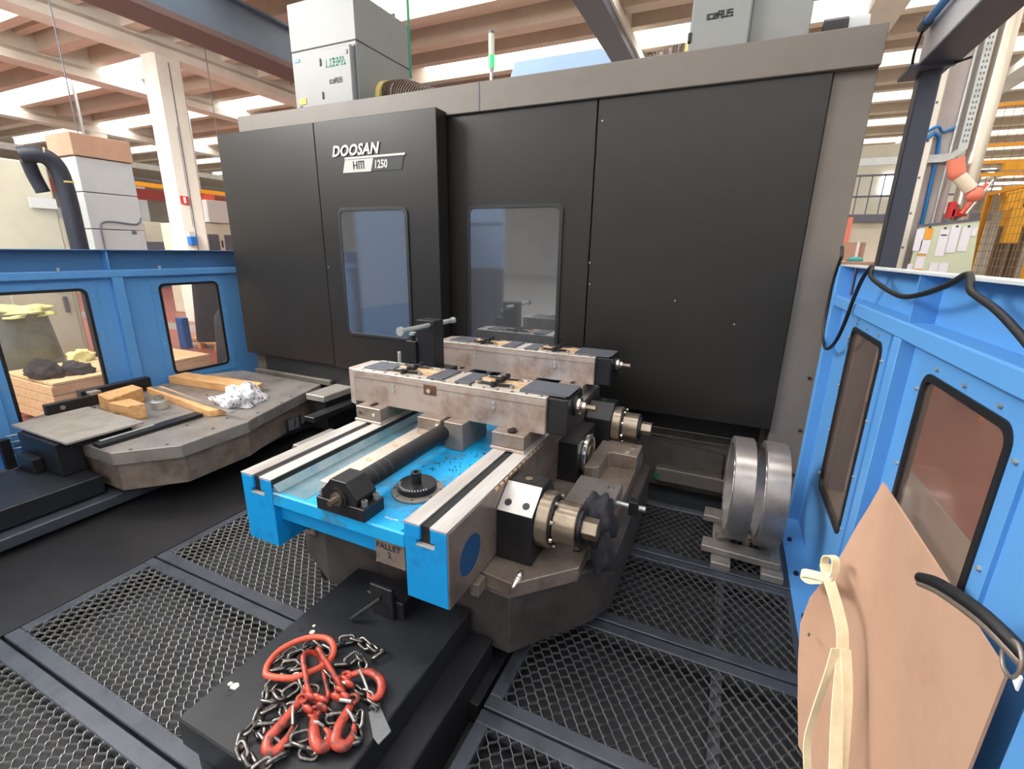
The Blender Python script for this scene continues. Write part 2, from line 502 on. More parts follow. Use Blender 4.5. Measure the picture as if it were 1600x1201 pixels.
bx = B(x + .01, x + .14, 7.96, 8.16, 1.80, 2.02).build('socket_box', M['bluebox'], colL, bevel=.02)
B(x + .01, x + .1, 7.98, 8.12, 2.02, 2.14).build('box_cover', M['palegrey'], colL)
MB().tube([(x + .03, 8.16, 4.6), (x + .03, 8.16, 2.5), (x + .03, 8.16, 2.25)], .008).build('conduit', M['slate'], colL)
for n, (xx, yy, lb) in enumerate(((-13.2, 15.1, 'white concrete column farther back behind the column with the fire sign'), (-24.3, 12, 'white concrete column far left behind the cream machine'), (5.8, 22, 'white concrete column far back beyond the yellow mesh fence'), (1.95, 27, 'white concrete column far back seen beside the dark slate post'))):
    square_column('concrete_column', xx, yy, .52, .66, lb)

# overhead crane girder
g = thing('crane_girder', 'blue grey overhead crane girder crossing the upper left under the ceiling', 'crane', (-9.1, 10, 5.32))
B(-9.3, -8.9, -6, 40, 5.42, 6.07).build('web', M['crane'], g)
B(-9.45, -8.75, -6, 40, 5.32, 5.42).build('lower_flange', M['cranered'], g)
B(-9.42, -8.78, -6, 40, 6.07, 6.11).build('upper_flange', M['crane'], g)
g2 = thing('crane_rail', 'dark steel rail beam hanging under the ceiling above the machine', 'crane', (-2.9, 12, 5.75))
B(-3.1, -2.62, 4.5, 40, 5.95, 6.12).build('lower_flange', M['slate'], g2)
B(-2.92, -2.8, 4.5, 40, 6.12, 6.2).build('web', M['slate'], g2)
# cross girders far back on the left, and hanging cables
lp = thing('pipe_run', 'long dark red pipe run crossing behind the cabinets at the far left', 'pipe', (-22, 14, 3.4))
B(-22.2, -22, -4, 40, 3.55, 3.95).build('duct', M['redbeam'], lp)
B(-22, -21.9, -4, 40, 4.3, 4.36).build('conduit', M['slate'], lp)
B(-22, -21.9, -4, 40, 4.7, 4.9).build('cable_tray', M['galv'], lp)
MB().tube([(-8.55, 4.02, 3.28), (-8.55, 4.02, 6.9)], .008, 6).build('hanging_cable', M['slate'], label='thin dark cable hanging above the wooden box of the tall cabinet', cat='cable')
MB().tube([(-12.5, 8.9, FZ), (-12.5, 8.9, 6.9)], .01, 6).build('hanging_cable', M['slate'], label='thin dark cable hanging to the right of the white column', cat='cable')

# ------------------------------------------------------------------ floor gratings inside the guard
B(-5.1, .66, -1.2, 4.2, -.19, -.12).build('drip_tray', M['pit'], label='dark steel tray lying under the floor gratings', cat='tray')

def expanded(x0, x1, y0, y1, pitch=.025, L=.062):
    ns = int((x1 - x0) / pitch); per = 8
    ny = int((y1 - y0) / L * per) + 1
    ys = np.linspace(y0, y1, ny)
    vs = []; fs = []
    for i in range(ns + 1):
        xc = x0 + i * pitch
        ph = 0 if i % 2 else math.pi
        w = .5 * pitch * np.cos(2 * math.pi * (ys - y0) / L + ph)
        zz = -.008 - .004 * np.cos(2 * math.pi * (ys - y0) / L + ph)
        n0 = len(vs)
        for x, y, z in zip(np.clip(xc + w, x0, x1), ys, zz):
            vs += [(x - .0012, y, z - .007), (x + .0012, y, z - .007), (x + .0012, y, z + .005), (x - .0012, y, z + .005)]
        for j in range(ny - 1):
            a = n0 + j * 4
            for k in range(4):
                l = (k + 1) % 4
                fs.append((a + k, a + l, a + 4 + l, a + 4 + k))
    return vs, fs

def grating(x0, x1, y0, y1, label, m='mesh', rib=None, fw=.06, pitch=.027, L=.054):
    t = thing('floor_grating', label, 'grating', ((x0 + x1) / 2, (y0 + y1) / 2, -.05), 'floor gratings')
    for (a, b, c, d) in ((x0, x1, y0, y0 + fw), (x0, x1, y1 - fw, y1), (x0, x0 + fw, y0 + fw, y1 - fw), (x1 - fw, x1, y0 + fw, y1 - fw)):
        B(a, b, c, d, -.05, 0).build('frame_bar', M['frame'], t, bevel=.004)
    mb = MB(); mb.add(*expanded(x0 + fw - .01, x1 - fw + .01, y0 + fw - .01, y1 - fw + .01, pitch, L))
    mb.build('expanded_mesh', M[m], t, kind='stuff')
    if rib:
        B(rib - .022, rib + .022, y0 + fw, y1 - fw, -.045, -.018).build('support_bar', M['frame'], t)
    return t
GY = [-.71, -.04, .632, 1.302, 1.978, 2.652, 3.325]
nm = ['nearest', 'second', 'third', 'fourth', 'fifth', 'sixth']
for k in range(1, 5):
    grating(-2.93, -1.50 if k > 2 else -1.46, GY[k] + .006, GY[k + 1] - .006,
            ['', 'floor grating at the lower left corner in front of the chain platform', 'floor grating left of the black platform that carries the chain sling',
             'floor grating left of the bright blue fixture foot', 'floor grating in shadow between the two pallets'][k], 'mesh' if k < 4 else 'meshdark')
for k in range(1, 6):
    grating(-.70, .56, GY[k] + .006, GY[k + 1] - .006,
            ['', 'floor grating at the bottom right beside the black platform', 'floor grating at the bottom right in front of the cardboard sheet', 'floor grating right of the stepped pallet corner',
             'floor grating right of the clamp units with stone blocks on it', 'floor grating under the two steel rings'][k], 'meshdark', rib=.17, pitch=.026, L=.070)
B(-3.78, -2.94, -1.2, 3.5, -.06, 0).build('cover_plate', M['blackmetal'], label='dark flat floor cover plate along the left pallet base', cat='plate', bevel=.004)
B(-1.46, -.72, 1.3, 3.5, -.1, -.004).build('cover_plate', M['blackmetal'], label='black floor cover plate under the right hand pallet', cat='plate', bevel=.004)

# ------------------------------------------------------------------ guard walls
def guard(xin, s, label, wins, post_y, y0, y1):
    t = thing('guard_wall', label, 'guard wall', (xin + s * .05, (y0 + y1) / 2, -.12))
    X = lambda d: xin + s * d
    def bx(d0, d1, a, b, c, e): 
        return B(min(X(d0), X(d1)), max(X(d0), X(d1)), a, b, c, e)
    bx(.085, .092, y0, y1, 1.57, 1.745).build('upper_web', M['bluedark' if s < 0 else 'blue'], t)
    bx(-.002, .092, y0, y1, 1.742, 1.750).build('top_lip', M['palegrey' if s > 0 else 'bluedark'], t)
    bx(0, .095, y0, y1, 1.505, 1.57).build('shelf_rail', M['blue'], t, bevel=.006)
    for py_ in post_y:
        bx(.012, .086, py_ - .006, py_ + .006, 1.57, 1.742).build('stiffener', M['blue'], t)
        bx(0, .07, py_, py_ + .085, 0.0, 1.505).build('post', M['blue'], t, bevel=.003)
    bx(-.012, .07, y1 - .07, y1, -.05, 1.745).build('end_post', M['blue'], t, bevel=.004)
    bx(-.075, .06, y0, y1, .0, .012).build('foot_flange', M['blue'], t, bevel=.002)
    k = 0
    for yy in np.arange(y0 + .3, y1 - .02, .37):
        mb = MB(); mb.cyl((X(-.035), yy, .012), (X(-.035), yy, .03), .014, 6); mb.build('foot_bolt', M['blackmetal'], t)
    edges = [y0] + [p for q in post_y for p in (q, q + .085)] + [y1 - .07]
    segs = [(edges[i], edges[i + 1]) for i in range(0, len(edges), 2)]
    for a, b in segs:
        w = [q for q in wins if q[0] >= a - .02 and q[1] <= b + .02]
        if not w:
            bx(.05, .056, a, b, 0, 1.505).build('panel', M['blue'], t); continue
        wy0, wy1, wz0, wz1 = w[0]
        pa = MB()
        pa.ringprism(rectloop(a, b, 0, 1.505, wy0, wy1, wz0, wz1, .05), rrect(wy0, wy1, wz0, wz1, .05), 'x', X(.05), X(.058))
        pan = pa.build('panel', M['blue'], t)
        # raised window plate with its own edge
        e = .075
        pb = MB()
        pb.ringprism(rectloop(wy0 - e, wy1 + e, wz0 - e * 1.0, wz1 + e * .9, wy0, wy1, wz0, wz1, .05), rrect(wy0, wy1, wz0, wz1, .05), 'x', X(.04), X(.052))
        wp = pb.build('window_plate', M['blue'], t)
        pg = MB()
        pg.ringprism(rrect(wy0 - .012, wy1 + .012, wz0 - .012, wz1 + .012, .058), rrect(wy0 + .012, wy1 - .012, wz0 + .012, wz1 - .012, .042), 'x', X(.034), X(.062))
        pg.build('window_seal', M['black'], t)
        gl = MB(); gl.prism(rrect(wy0 - .004, wy1 + .004, wz0 - .004, wz1 + .004, .05), 'x', X(.045), X(.050))
        gl.build('window_pane', M['fenceglass' if s < 0 else 'fenceglass_worn'], t)
        for q in np.linspace(wz0 + .06, wz1 - .06, 4):
            for yy in (wy0 - .045, wy1 + .045):
                mb = MB(); mb.cyl((X(.04), yy, q), (X(.031), yy, q), .007, 6); mb.build('screw', M['galv'], wp)
        for q in np.linspace(wy0 + .08, wy1 - .08, 3):
            mb = MB(); mb.cyl((X(.04), q, wz1 + .035), (X(.031), q, wz1 + .035), .007, 6); mb.build('screw', M['galv'], wp)
    return t
guard(.60, 1, 'light blue guard wall on the right behind the cardboard sheet', [(2.50, 3.07, .48, 1.425), (1.40, 1.965, .45, 1.42), (-.2, .6, .45, 1.42)], [.93, 2.16], -1.2, 3.55)
gl = guard(-5.14, -1, 'blue guard wall on the left behind the wooden blocks', [(2.84, 3.43, .50, 1.415), (1.60, 2.235, .27, 1.41)], [1.43, 2.44], -1.2, 4.1)
for yy in (2.07, 2.86):
    MB().cyl((-5.15, yy, 1.57), (-5.15, yy, 1.60), .012, 8).build('rail_bolt', M['galv'], gl)
# unseen panels beside and behind the camera, added for the machine windows to reflect
gb = thing('guard_wall', 'tall pale blue panel out of view, added for the machine windows to reflect', 'guard wall', (-4.5, -1.1, -.05))
B(-5.05, -4.0, -1.16, -1.1, 1.47, 2.7).build('panel', M['cyanlight'], gb)
B(-5.05, -4.0, -1.15, -1.1, -.05, 1.465).build('lower_panel', M['slate'], gb)
B(-5.09, -5.05, -1.1, 1.27, .9, 2.7).build('side_panel', M['cyanlight'], gb)
B(-5.09, -5.05, -1.1, 1.27, -.05, .895).build('lower_panel', M['blue'], gb)
B(-5.05, -4.0, -1.10, -1.08, 2.28, 2.30).build('rail', M['slate'], gb)

# ------------------------------------------------------------------ machining centre
mc = thing('machining_center', 'large dark grey machining centre with two tall windows and a silver badge', 'machine', (-2.1, 4.8, -.12))
D = 3.6
def panel(x0, x1, z0, z1, name='front_panel', y=D, th=.05):
    return B(x0, x1, y, y + th, z0, z1).build(name, M['dark'], mc, bevel=.004)
panel(-2.303, -1.012, .55, 2.838)
panel(-1.004, .388, .60, 2.838)
B(-2.31, .38, D + .05, D + .3, .7, 2.9).build('panel_backing', M['black'], mc)
yd = 3.42
door = B(-3.518, -2.24, yd, yd + .15, .64, 2.855).build('sliding_door', M['dark'], mc, bevel=.004)
B(-4.815, -3.524, yd, yd + .15, .66, 2.855).build('front_panel', M['dark'], mc, bevel=.004)
for (a, b, c, d, y) in ((-3.285, -2.572, 1.02, 2.113, yd), (-2.04, -1.257, .98, 2.125, D)):
    mb = MB(); mb.ringprism(rrect(a - .03, b + .03, c - .03, d + .03, .06), rrect(a, b, c, d, .04), 'y', y - .012, y + .004)
    mb.build('window_seal', M['black'], mc, bevel=.003)
    mb = MB(); mb.prism(rrect(a - .002, b + .002, c - .002, d + .002, .04), 'y', y - .007, y - .001)
    mb.build('window_pane', M['darkglass'], mc)
# grey top fascia, side column, sides
B(-4.68, .607, 3.572, 3.70, 2.832, 3.035).build('top_fascia', M['beige'], mc, bevel=.004)
B(-4.68, .607, 3.70, 5.6, 2.80, 2.838).build('roof', M['beige'], mc)
B(.58, .607, 3.70, 5.6, 2.838, 3.035).build('roof_edge', M['beige'], mc)
B(-1.95, -1.94, 3.568, 3.573, 2.84, 3.03).build('fascia_joint', M['slate'], mc)
B(.392, .607, 3.625, 3.9, -.1, 2.832).build('side_column', M['beige'], mc, bevel=.004)
B(.36, .60, 3.9, 5.5, -.1, 2.832).build('side_wall', M['beige'], mc)
B(-4.66, -4.6, 3.58, 5.5, .6, 2.832).build('side_wall', M['beige'], mc)
# lower machine body behind the pallets
low = B(-5.0, .40, 3.80, 3.95, -.1, .36).build('lower_body', M['beige_dirty'], mc, bevel=.004)
B(-5.0, .13, 3.77, 3.80, .352, .368).build('lower_ledge', M['beige_dirty'], mc)
B(-.37, .36, 3.70, 3.80, -.02, .10).build('lower_rail', M['beige'], mc, bevel=.01)
B(-.37, -.33, 3.695, 3.70, .01, .05).build('rail_mark', M['green'], mc)
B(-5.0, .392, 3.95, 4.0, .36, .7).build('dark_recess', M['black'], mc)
MB().tube([(-.5, 3.715, .36), (-.1, 3.715, .33), (.13, 3.715, .31), (.14, 3.715, .08)], .008, 6).build('cable', M['black'], mc)
for (x, z) in ((.53, .42), (.56, .30), (.585, .28), (.53, .24), (.57, 1.0), (.575, .62), (.56, .12), (.585, .1)):
    MB().cyl((x, 3.626, z), (x, 3.617, z), .012, 8).build('hole_plug', M['black'], mc)
for (x, z) in ((-.97, 2.69), (-1.0, 1.72), (-.99, 1.56), (.06, 1.33), (-.35, 1.47), (-3.49, 1.62)):
    MB().cyl((x, D if x > -2 else yd, z), (x, (D if x > -2 else yd) - .003, z), .006, 8).build('screw', M['galv'], mc)
# ledges of the pallet shuttle under the left door
B(-4.75, -3.62, 3.43, 3.56, .42, .48).build('shuttle_ledge', M['beige_dirty'], mc, bevel=.006)
B(-4.78, -4.6, 3.50, 3.58, .48, .64).build('ledge_block', M['beige_dirty'], mc, bevel=.006)
B(-3.585, -3.35, 3.08, 3.6, .385, .445).build('shuttle_rail', M['platesteel'], mc, bevel=.005)
B(-3.58, -3.36, 3.10, 3.6, .10, .385).build('shuttle_beam', M['blackmetal'], mc, bevel=.005)
B(-3.31, -3.19, 2.80, 3.6, .30, .35).build('shuttle_rail', M['blackmetal'], mc, bevel=.005)
MB().prism([(-3.18, .0), (-2.86, .0), (-2.86, .16), (-2.95, .26), (-3.06, .26)], 'y', 2.45, 2.85).build('wedge_cover', M['platesteel'], mc, bevel=.004)
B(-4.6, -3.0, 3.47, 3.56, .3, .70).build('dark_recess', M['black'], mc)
# badge
bd = B(-3.22, -3.20, yd - .003, yd, 2.43, 2.45).build('badge', M['sign'], mc)
ORIGIN[bd.name] = ORIGIN[mc.name]
yb = yd - .004
MB().prism([(-3.217, 2.43), (-2.906, 2.43), (-2.872, 2.535), (-3.183, 2.535)], 'y', yb, yb + .004).build('badge_plate', M['sign'], mc)
MB().prism([(-2.906, 2.43), (-2.585, 2.43), (-2.556, 2.535), (-2.872, 2.535)], 'y', yb, yb + .004).build('badge_plate', M['signdark'], mc, label='dark right half of the silver badge')
MB().prism([(-3.185, 2.535), (-2.545, 2.535), (-2.54, 2.552), (-3.18, 2.552)], 'y', yb - .004, yb + .004).build('badge_bar', M['sign'], mc)
bpy.data.objects.remove(bd)
lettering('brand_lettering', 'DOOSAN', .118, (-3.325, yb - .001, 2.567), (1, 0, 0), (0, 0, 1), M['sign'], mc, shear=.28, offset=.0042, depth=.003, xs=.97, spacing=1.06)
hm = MB()
for p in ([(0, 0), (0, 1)], [(.62, 0), (.62, 1)], [(0, .5), (.62, .5)], [(1.0, 0), (1.0, 1), (1.9, 1), (1.9, 0)], [(1.45, 1), (1.45, 0)]):
    hm.stroke(p, .009, (-3.09, yb - .001, 2.458), (1, 0, 0), (0, 0, 1), (.058, .055), .002)
hm.build('model_lettering', M['ink'], mc)
lettering('model_lettering', '1250', .088, (-2.868, yb - .002, 2.452), (1, 0, 0), (0, 0, 1), M['sign'], mc, shear=.1, offset=.003, depth=.001, xs=.80)

# mist collectors on the roof
def losma(mb_g, mb_k, x, z, y, w):
    o = (x, y, z); ux = (1, 0, 0); uz = (0, 0, 1)
    u = w / 5.1; h = u * 1.25; sw = u * .23
    L = [([(0, 1), (0, 0), (1.9, 0)], 0), ([(1.15, .0), (1.15, 1), (1.95, 1), (1.95, .0)], 0), ([(2.95, 1), (2.2, 1), (2.2, .5), (2.95, .5), (2.95, 0), (2.0, 0)], 0),
         ([(3.2, 0), (3.2, 1), (3.62, .45), (4.05, 1), (4.05, 0)], 0), ([(4.2, 0), (4.7, 1), (5.15, 0), (4.4, 0)], 0)]
    for p, c in L: mb_g.stroke(p, sw, o, ux, uz, (u, h), .002)
    o2 = (x + w * .12, y, z - w * .62); u2 = w * .72 / 5.6; h2 = u2 * 1.2; s2 = u2 * .27
    for p in ([(0, 0), (0, .75)], [(1.05, .75), (.35, .75), (.35, 0), (1.05, 0)], [(1.35, .75), (2.0, .75), (2.0, 0), (1.35, 0), (1.35, .4), (2.0, .4)],
              [(2.35, 0), (2.35, 1), (3.05, 1), (3.05, .5), (2.35, .5)], [(2.7, .5), (3.1, -.1)], [(3.4, 1), (3.4, 0), (4.1, 0), (4.1, 1)], [(5.2, 1), (4.45, 1), (4.45, .5), (5.2, .5), (5.2, 0), (4.4, 0)]):
        mb_k.stroke(p, s2, o2, ux, uz, (u2, h2), .002)

def ribbed(name, path, r, parent, m1, m2):
    pts = smooth_path(path, 10)
    h = MB().tube(pts, r * .93, 16).build(name, m1, parent, smooth=True)
    L = 0; mb = MB(); last = -1
    for p, q in zip(pts, pts[1:]):
        seg = (q - p).length
        n = int((L + seg) / .026) - int(L / .026)
        for i in range(n):
            c = p + (q - p) * ((i + .5) / max(n, 1))
            d = (q - p).normalized()
            mb.cyl(c - d * .006, c + d * .006, r * 1.06, 16)
        L += seg
    mb.build('spiral_ribs', m2, h)
    return h

def collector(x0, x1, dx0, dx1, hosedir, label, right):
    y = 3.75
    t = thing('mist_collector', label, 'filter unit', ((x0 + x1) / 2, y + .3, 2.84))
    B(x0, x1, y + .06, y + .85, 2.84, 3.585).build('housing', M['unitwhite'], t, bevel=.006)
    B(x0 - .002, x1 + .002, y + .06, y + .87, 3.59, 3.98).build('upper_housing', M['unitwhite'], t, bevel=.006)
    B(x0 + .01, x1 - .01, y + .07, y + .84, 3.575, 3.6).build('joint', M['slate'], t)
    B(dx0, dx1, y, y + .06, 3.06, 3.54).build('door', M['unitwhite'], t, bevel=.008)
    B(dx0 - .008, dx1 + .008, y + .045, y + .06, 3.05, 3.55).build('door_gap', M['slate'], t)  # dark joint rim, also stands in for the door's edge shadow
    for z in (3.17, 3.44):
        MB().box(dx0 - .012, dx0 + .012, y - .008, y + .02, z - .03, z + .03).build('hinge', M['black'], t, bevel=.005)
    mg = MB(); mk = MB()
    losma(mg, mk, dx0 + .07, 3.395, y - .001, .22)
    mg.build('brand_lettering', M['green'], t); mk.build('model_lettering', M['ink'], t)
    B(dx1 - .05, dx1 - .03, y - .006, y, 3.47, 3.50).build('latch', M['slate'], t)
    MB().tube([(x1 - .2, y + .7, 3.98), (x1 - .2, y + .7, 4.03), (x1 - .05, y + .7, 4.03), (x1 - .05, y + .7, 3.98)], .01, 6).build('handle', M['slate'], t)
    if not right:
        B(x0 + .05, x0 + .14, y + .055, y + .06, 3.14, 3.19).build('warning_sticker', M['yellow'], t)
        mb = MB(); mb.cyl((x0 + .075, y + .06, 3.105), (x0 + .075, y + .054, 3.105), .024, 14, r_in=.014); mb.build('round_sticker', M['ink'], t)
        B(x0 + .04, x0 + .1, y + .055, y + .06, 3.50, 3.525).build('small_label', M['teal'], t)
        B(x0 - .05, x0, y + .2, y + .3, 3.06, 3.2).build('side_box', M['beige'], t, bevel=.01)
    return t
m1 = collector(-4.12, -3.32, -3.70, -3.34, 1, 'white mist filter unit on the machine roof at the left, fully in view', False)
MB().cyl((-3.32, 4.2, 3.2), (-3.27, 4.2, 3.2), .17, 20).build('collar', M['bandyellow'], m1)
ribbed('suction_hose', [(-3.30, 4.2, 3.2), (-3.1, 4.2, 3.20), (-2.85, 4.2, 3.12), (-2.62, 4.2, 3.04), (-2.55, 4.2, 3.01)], .15, m1, M['hosebrown'], M['wire'])
m2 = collector(-.46, .24, -.455, -.10, -1, 'white mist filter unit on the machine roof at the right, cut by the picture edge', True)
MB().cyl((-.5, 4.0, 3.12), (-.46, 4.0, 3.12), .11, 20).build('collar', M['bandyellow'], m2)
ribbed('suction_hose', [(-.48, 4.0, 3.12), (-.6, 4.0, 3.12), (-.8, 4.0, 3.05), (-.92, 4.0, 2.97)], .1, m2, M['hosebrown'], M['wire'])
MB().tube([(-3.13, 4.35, 3.42), (-3.14, 4.35, 5.0), (-3.1, 4.35, 6.1)], .012, 8).build('hoist_rope', M['green'], label='bright green rope hanging onto the left mist filter unit', cat='rope')
# signal tower
st = thing('signal_tower', 'slim signal tower with a glowing green light on the machine roof', 'signal light', (-2.005, 3.9, 2.84))
MB().cyl((-2.005, 3.9, 2.84), (-2.005, 3.9, 3.2), .012, 12).build('pole', M['galv'], st)
MB().cyl((-2.005, 3.9, 3.2), (-2.005, 3.9, 3.235), .014, 14, r2=.024).build('base', M['palegrey'], st)
MB().cyl((-2.005, 3.9, 3.235), (-2.005, 3.9, 3.32), .026, 16).build('green_lens', M['greenlamp'], st, label='glowing green lens')
MB().cyl((-2.005, 3.9, 3.32), (-2.005, 3.9, 3.47), .024, 16).build('lens', M['lampclear'], st)
MB().cyl((-2.005, 3.9, 3.47), (-2.005, 3.9, 3.49), .025, 16).build('cap', M['slate'], st)
cv = thing('machine_cover', 'pale blue sheet metal cover standing on the machine roof behind the signal tower', 'cover', (-1.6, 4.5, 2.84))
MB().prism([(-2.2, 2.84), (-1.1, 2.84), (-1.12, 3.3), (-1.2, 3.4), (-1.98, 3.4)], 'y', 4.3, 4.9).build('cover', M['cyanlight'], cv, bevel=.006)
dbx = thing('motor_unit', 'grey motor with dark fan cover beside the right mist filter unit', 'motor', (.42, 4.1, 2.84))
MB().cyl((.33, 4.05, 3.17), (.46, 4.05, 3.17), .09, 18).build('fan_cover', M['blackmetal'], dbx)
MB().cyl((.46, 4.05, 3.17), (.57, 4.05, 3.17), .085, 18).build('motor_body', M['palegrey'], dbx, smooth=True)
B(.32, .56, 3.98, 4.12, 2.84, 3.09).build('foot', M['slate'], dbx)

# ------------------------------------------------------------------ right hand pallet (2), its base and the blue fixture
base2 = thing('shuttle_arm', 'stepped black pallet arm in front of the bright blue fixture', 'machine base', (-1.2, 1.1, -.1))
B(-1.525, -.87, .635, 1.512, .13, .25).build('top_slab', M['blackpaint'], base2, bevel=.006)
B(-1.50, -.76, .66, 1.512, -.1, .13).build('step', M['blackmetal'], base2, bevel=.006)
for (x, y) in ((-1.455, .775), (-1.46, 1.10), (-.94, .72)):
    MB().cyl((x, y, .25), (x, y, .2515), .014, 14, r_in=.007).build('screw_hole', M['black'], base2)
B(-1.26, -1.14, 1.305, 1.325, .25, .40).build('bracket', M['blackmetal'], base2, bevel=.004)
B(-1.30, -1.10, 1.325, 1.44, .251, .33).build('bracket_foot', M['blackmetal'], base2, bevel=.004)
MB().tube([(-1.20, 1.30, .345), (-1.30, 1.22, .262)], .008, 6).build('pin', M['black'], base2)
for i, (x, y, s) in enumerate(((-1.405, 1.107, .012), (-1.425, 1.135, .007), (-1.46, .80, .016), (-1.485, .80, .009))):
    MB().cyl((x, y, .25), (x, y, .2506), s, 6).build('paint_chip', M['cream'], base2)

pal2 = thing('pallet', 'octagonal machined pallet under the bright blue fixture, at the right', 'pallet', (-1.38, 2.4, .06))
octC = [(-1.75, 1.525), (-.80, 1.525), (-.685, 1.52), (-.40, 1.87), (-.34, 2.02), (-.34, 3.1), (-.62, 3.45), (-2.0, 3.45), (-2.3, 3.1), (-2.3, 1.95), (-2.06, 1.66)]
MB().prism(octC, 'z', .07, .372).build('body', M['bodygrey'], pal2, bevel=.006)
octA = [(-2.0, 1.535), (-.83, 1.535), (-.675, 1.52), (-.45, 1.747), (-.455, 1.90), (-.40, 2.0), (-.40, 3.12), (-.5, 3.3), (-2.1, 3.3), (-2.2, 3.0), (-2.2, 1.8)]
MB().prism(octA, 'z', .372, .445).build('top_plate', M['brownsteel'], pal2, bevel=.004)
MB().prism([(-1.9, 1.6), (-.8, 1.6), (-.55, 1.95), (-.5, 3.1), (-1.9, 3.2)], 'z', -.003, .07).build('pedestal', M['blackmetal'], pal2)
B(-2.0, -1.86, 1.56, 1.64, .30, .42).build('port_block', M['brownsteel'], pal2, bevel=.004)
for x in (-1.965, -1.9):
    MB().cyl((x, 1.56, .36), (x, 1.553, .36), .024, 14).build('port', M['black'], pal2)
B(-.84, -.80, 1.45, 1.52, .38, .445).build('hook_plate', M['brownsteel'], pal2, bevel=.004)
MB().tube(smooth_path([(-.665, 1.60, .45), (-.655, 1.57, .475), (-.655, 1.535, .47), (-.665, 1.50, .44)], 4), [.010] * 6 + [.014] * 4 + [.012, .01, .006], 8).build('pointer', M['chrome'], pal2, smooth=True)
MB().cyl((-.50, 1.87, .445), (-.50, 1.87, .447), .026, 18, r_in=.015).build('bolt_hole', M['chrome'], pal2)

fx = thing('fixture_base', 'bright blue clamping fixture base with two slotted steel rails', 'fixture', (-1.383, 2.35, .445))
XL, XR, YF, YB = -1.94, -.826, 1.26, 3.46
def fullrail(sgn):
    c = -1.383
    o, s1, s0, i = [c + sgn * a for a in (.557, .482, .436, .364)]
    w1, w0 = c + sgn * .50, c + sgn * .418
    # blue rail block with an inverted T slot, drawn across x-z and run along y
    poly = [(o, .46), (o, .795), (s1, .795), (s1, .735), (w1, .735), (w1, .715), (w0, .715), (w0, .735), (s0, .735), (s0, .795), (i, .795), (i, .46)]
    MB().prism(poly, 'y', YF, YB).build('rail_block', M['cyan'], fx, bevel=.003)
    for a, b in ((o, s1), (s0, i)):
        B(min(a, b), max(a, b), YF, YB, .795, .802).build('rail_strip', M['steel'], fx)
    B(min(w1, w0), max(w1, w0), YF - .0015, YF + .02, .711, .7165).build('slot_lip', M['steel'], fx)
    B(min(w1, w0) + .001, max(w1, w0) - .001, YF + .021, YB, .7155, .734).build('slot_shade', M['slotdark'], fx)  # near-black fills, the slot's shade made as solid colour
    B(min(s1, s0) - .0004, max(s1, s0) + .0004, YF + .012, YB, .735, .7948).build('slot_shade', M['slotdark'], fx)
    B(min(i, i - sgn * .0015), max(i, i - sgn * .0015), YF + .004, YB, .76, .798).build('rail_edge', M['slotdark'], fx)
    return o
fullrail(-1); fullrail(1)
# side plate with round opening (bare metal) on the right flank
n = 28
mb = MB(); mb.ringprism(sqloop(1.262, 1.60, .462, .794, n), circle(1.425, .605, .088, n), 'x', XR + .0005, XR + .006)
mb.build('side_face', M['brownsteel'], fx)
B(XR + .0005, XR + .006, 1.60, YB, .462, .794).build('side_face', M['brownsteel'], fx)
mb = MB(); mb.cyl((XR + .001, 1.425, .605), (XR + .003, 1.425, .605), .088, 28); mb.build('side_opening', mat('opening_blue', (10, 70, 112), .6), fx)
for i in range(12):
    B(XR + .004, XR + .012, 1.64 + i * .05, 1.64 + i * .05 + .028, .785, .797).build('edge_chip', M['brass'], fx)
# pan between the rails, with a lip
B(-1.748, -1.018, YF, YB, .675, .742).build('pan', M['cyanworn'], fx, bevel=.006)
MB().prism([(-1.746, YF + .02), (-1.56, YF + .02), (-1.555, 2.1), (-1.62, 2.9), (-1.746, 3.3)], 'z', .742, .7432).build('oil_film', M['oily'], fx)
MB().prism([(-1.748, .742), (-1.748, .775), (-1.71, .745)], 'y', YF + .01, YB).build('pan_fillet', M['oily'], fx)
MB().prism([(-1.018, .742), (-1.018, .765), (-1.045, .744)], 'y', YF + .01, YB).build('pan_fillet', M['cyan'], fx)
B(-1.76, -1.01, 1.295, 1.42, .585, .676).build('cross_beam', M['cyan'], fx, bevel=.004)
B(-1.76, -1.01, 1.5, YB - .1, .56, .676).build('cross_web', M['cyan'], fx)
pp = B(-1.178, -1.030, 1.270, 1.276, .562, .674).build('number_plate', M['brownsteel'], fx, bevel=.002)
lettering('plate_lettering', 'PALLET', .036, (-1.172, 1.2685, .636), (1, 0, 0), (0, 0, 1), M['ink'], pp, offset=.0005, depth=.0006, xs=.98, spacing=1.08)
lettering('plate_lettering', '2', .036, (-1.116, 1.2685, .600), (1, 0, 0), (0, 0, 1), M['ink'], pp, offset=.0005, depth=.0006)
for z, w in ((.588, .07), (.578, .06)):
    B(-1.153, -1.153 + w, 1.2688, 1.270, z, z + .002).build('fine_print', M['brownsteel'] if 0 else M['slate'], pp)
for x in (-1.172, -1.036):
    MB().cyl((x, 1.270, .568), (x, 1.265, .568), .004, 8).build('rivet', M['chrome'], pp)
for (a, b) in ((-1.165, .02), (-1.14, .014), (-1.122, .022)):
    B(a, a + b, 1.315 + b * .3, 1.322 + b * .3, .742, .7428).build('paint_mark', M['palegrey'], fx)
mt = MB()
random.seed(3)
for i in range(34):
    x = -1.30 + random.random() * .25; y = 1.75 + random.random() * .3
    a = random.random() * 6.28
    mt.obox((x, y, .744), (.010 + random.random() * .012, .003, .003), (random.random(), random.random(), a))
mt.build('metal_chips', M['ink'], label='dark metal chips lying on the worn blue pan', cat='chips', kind='stuff')

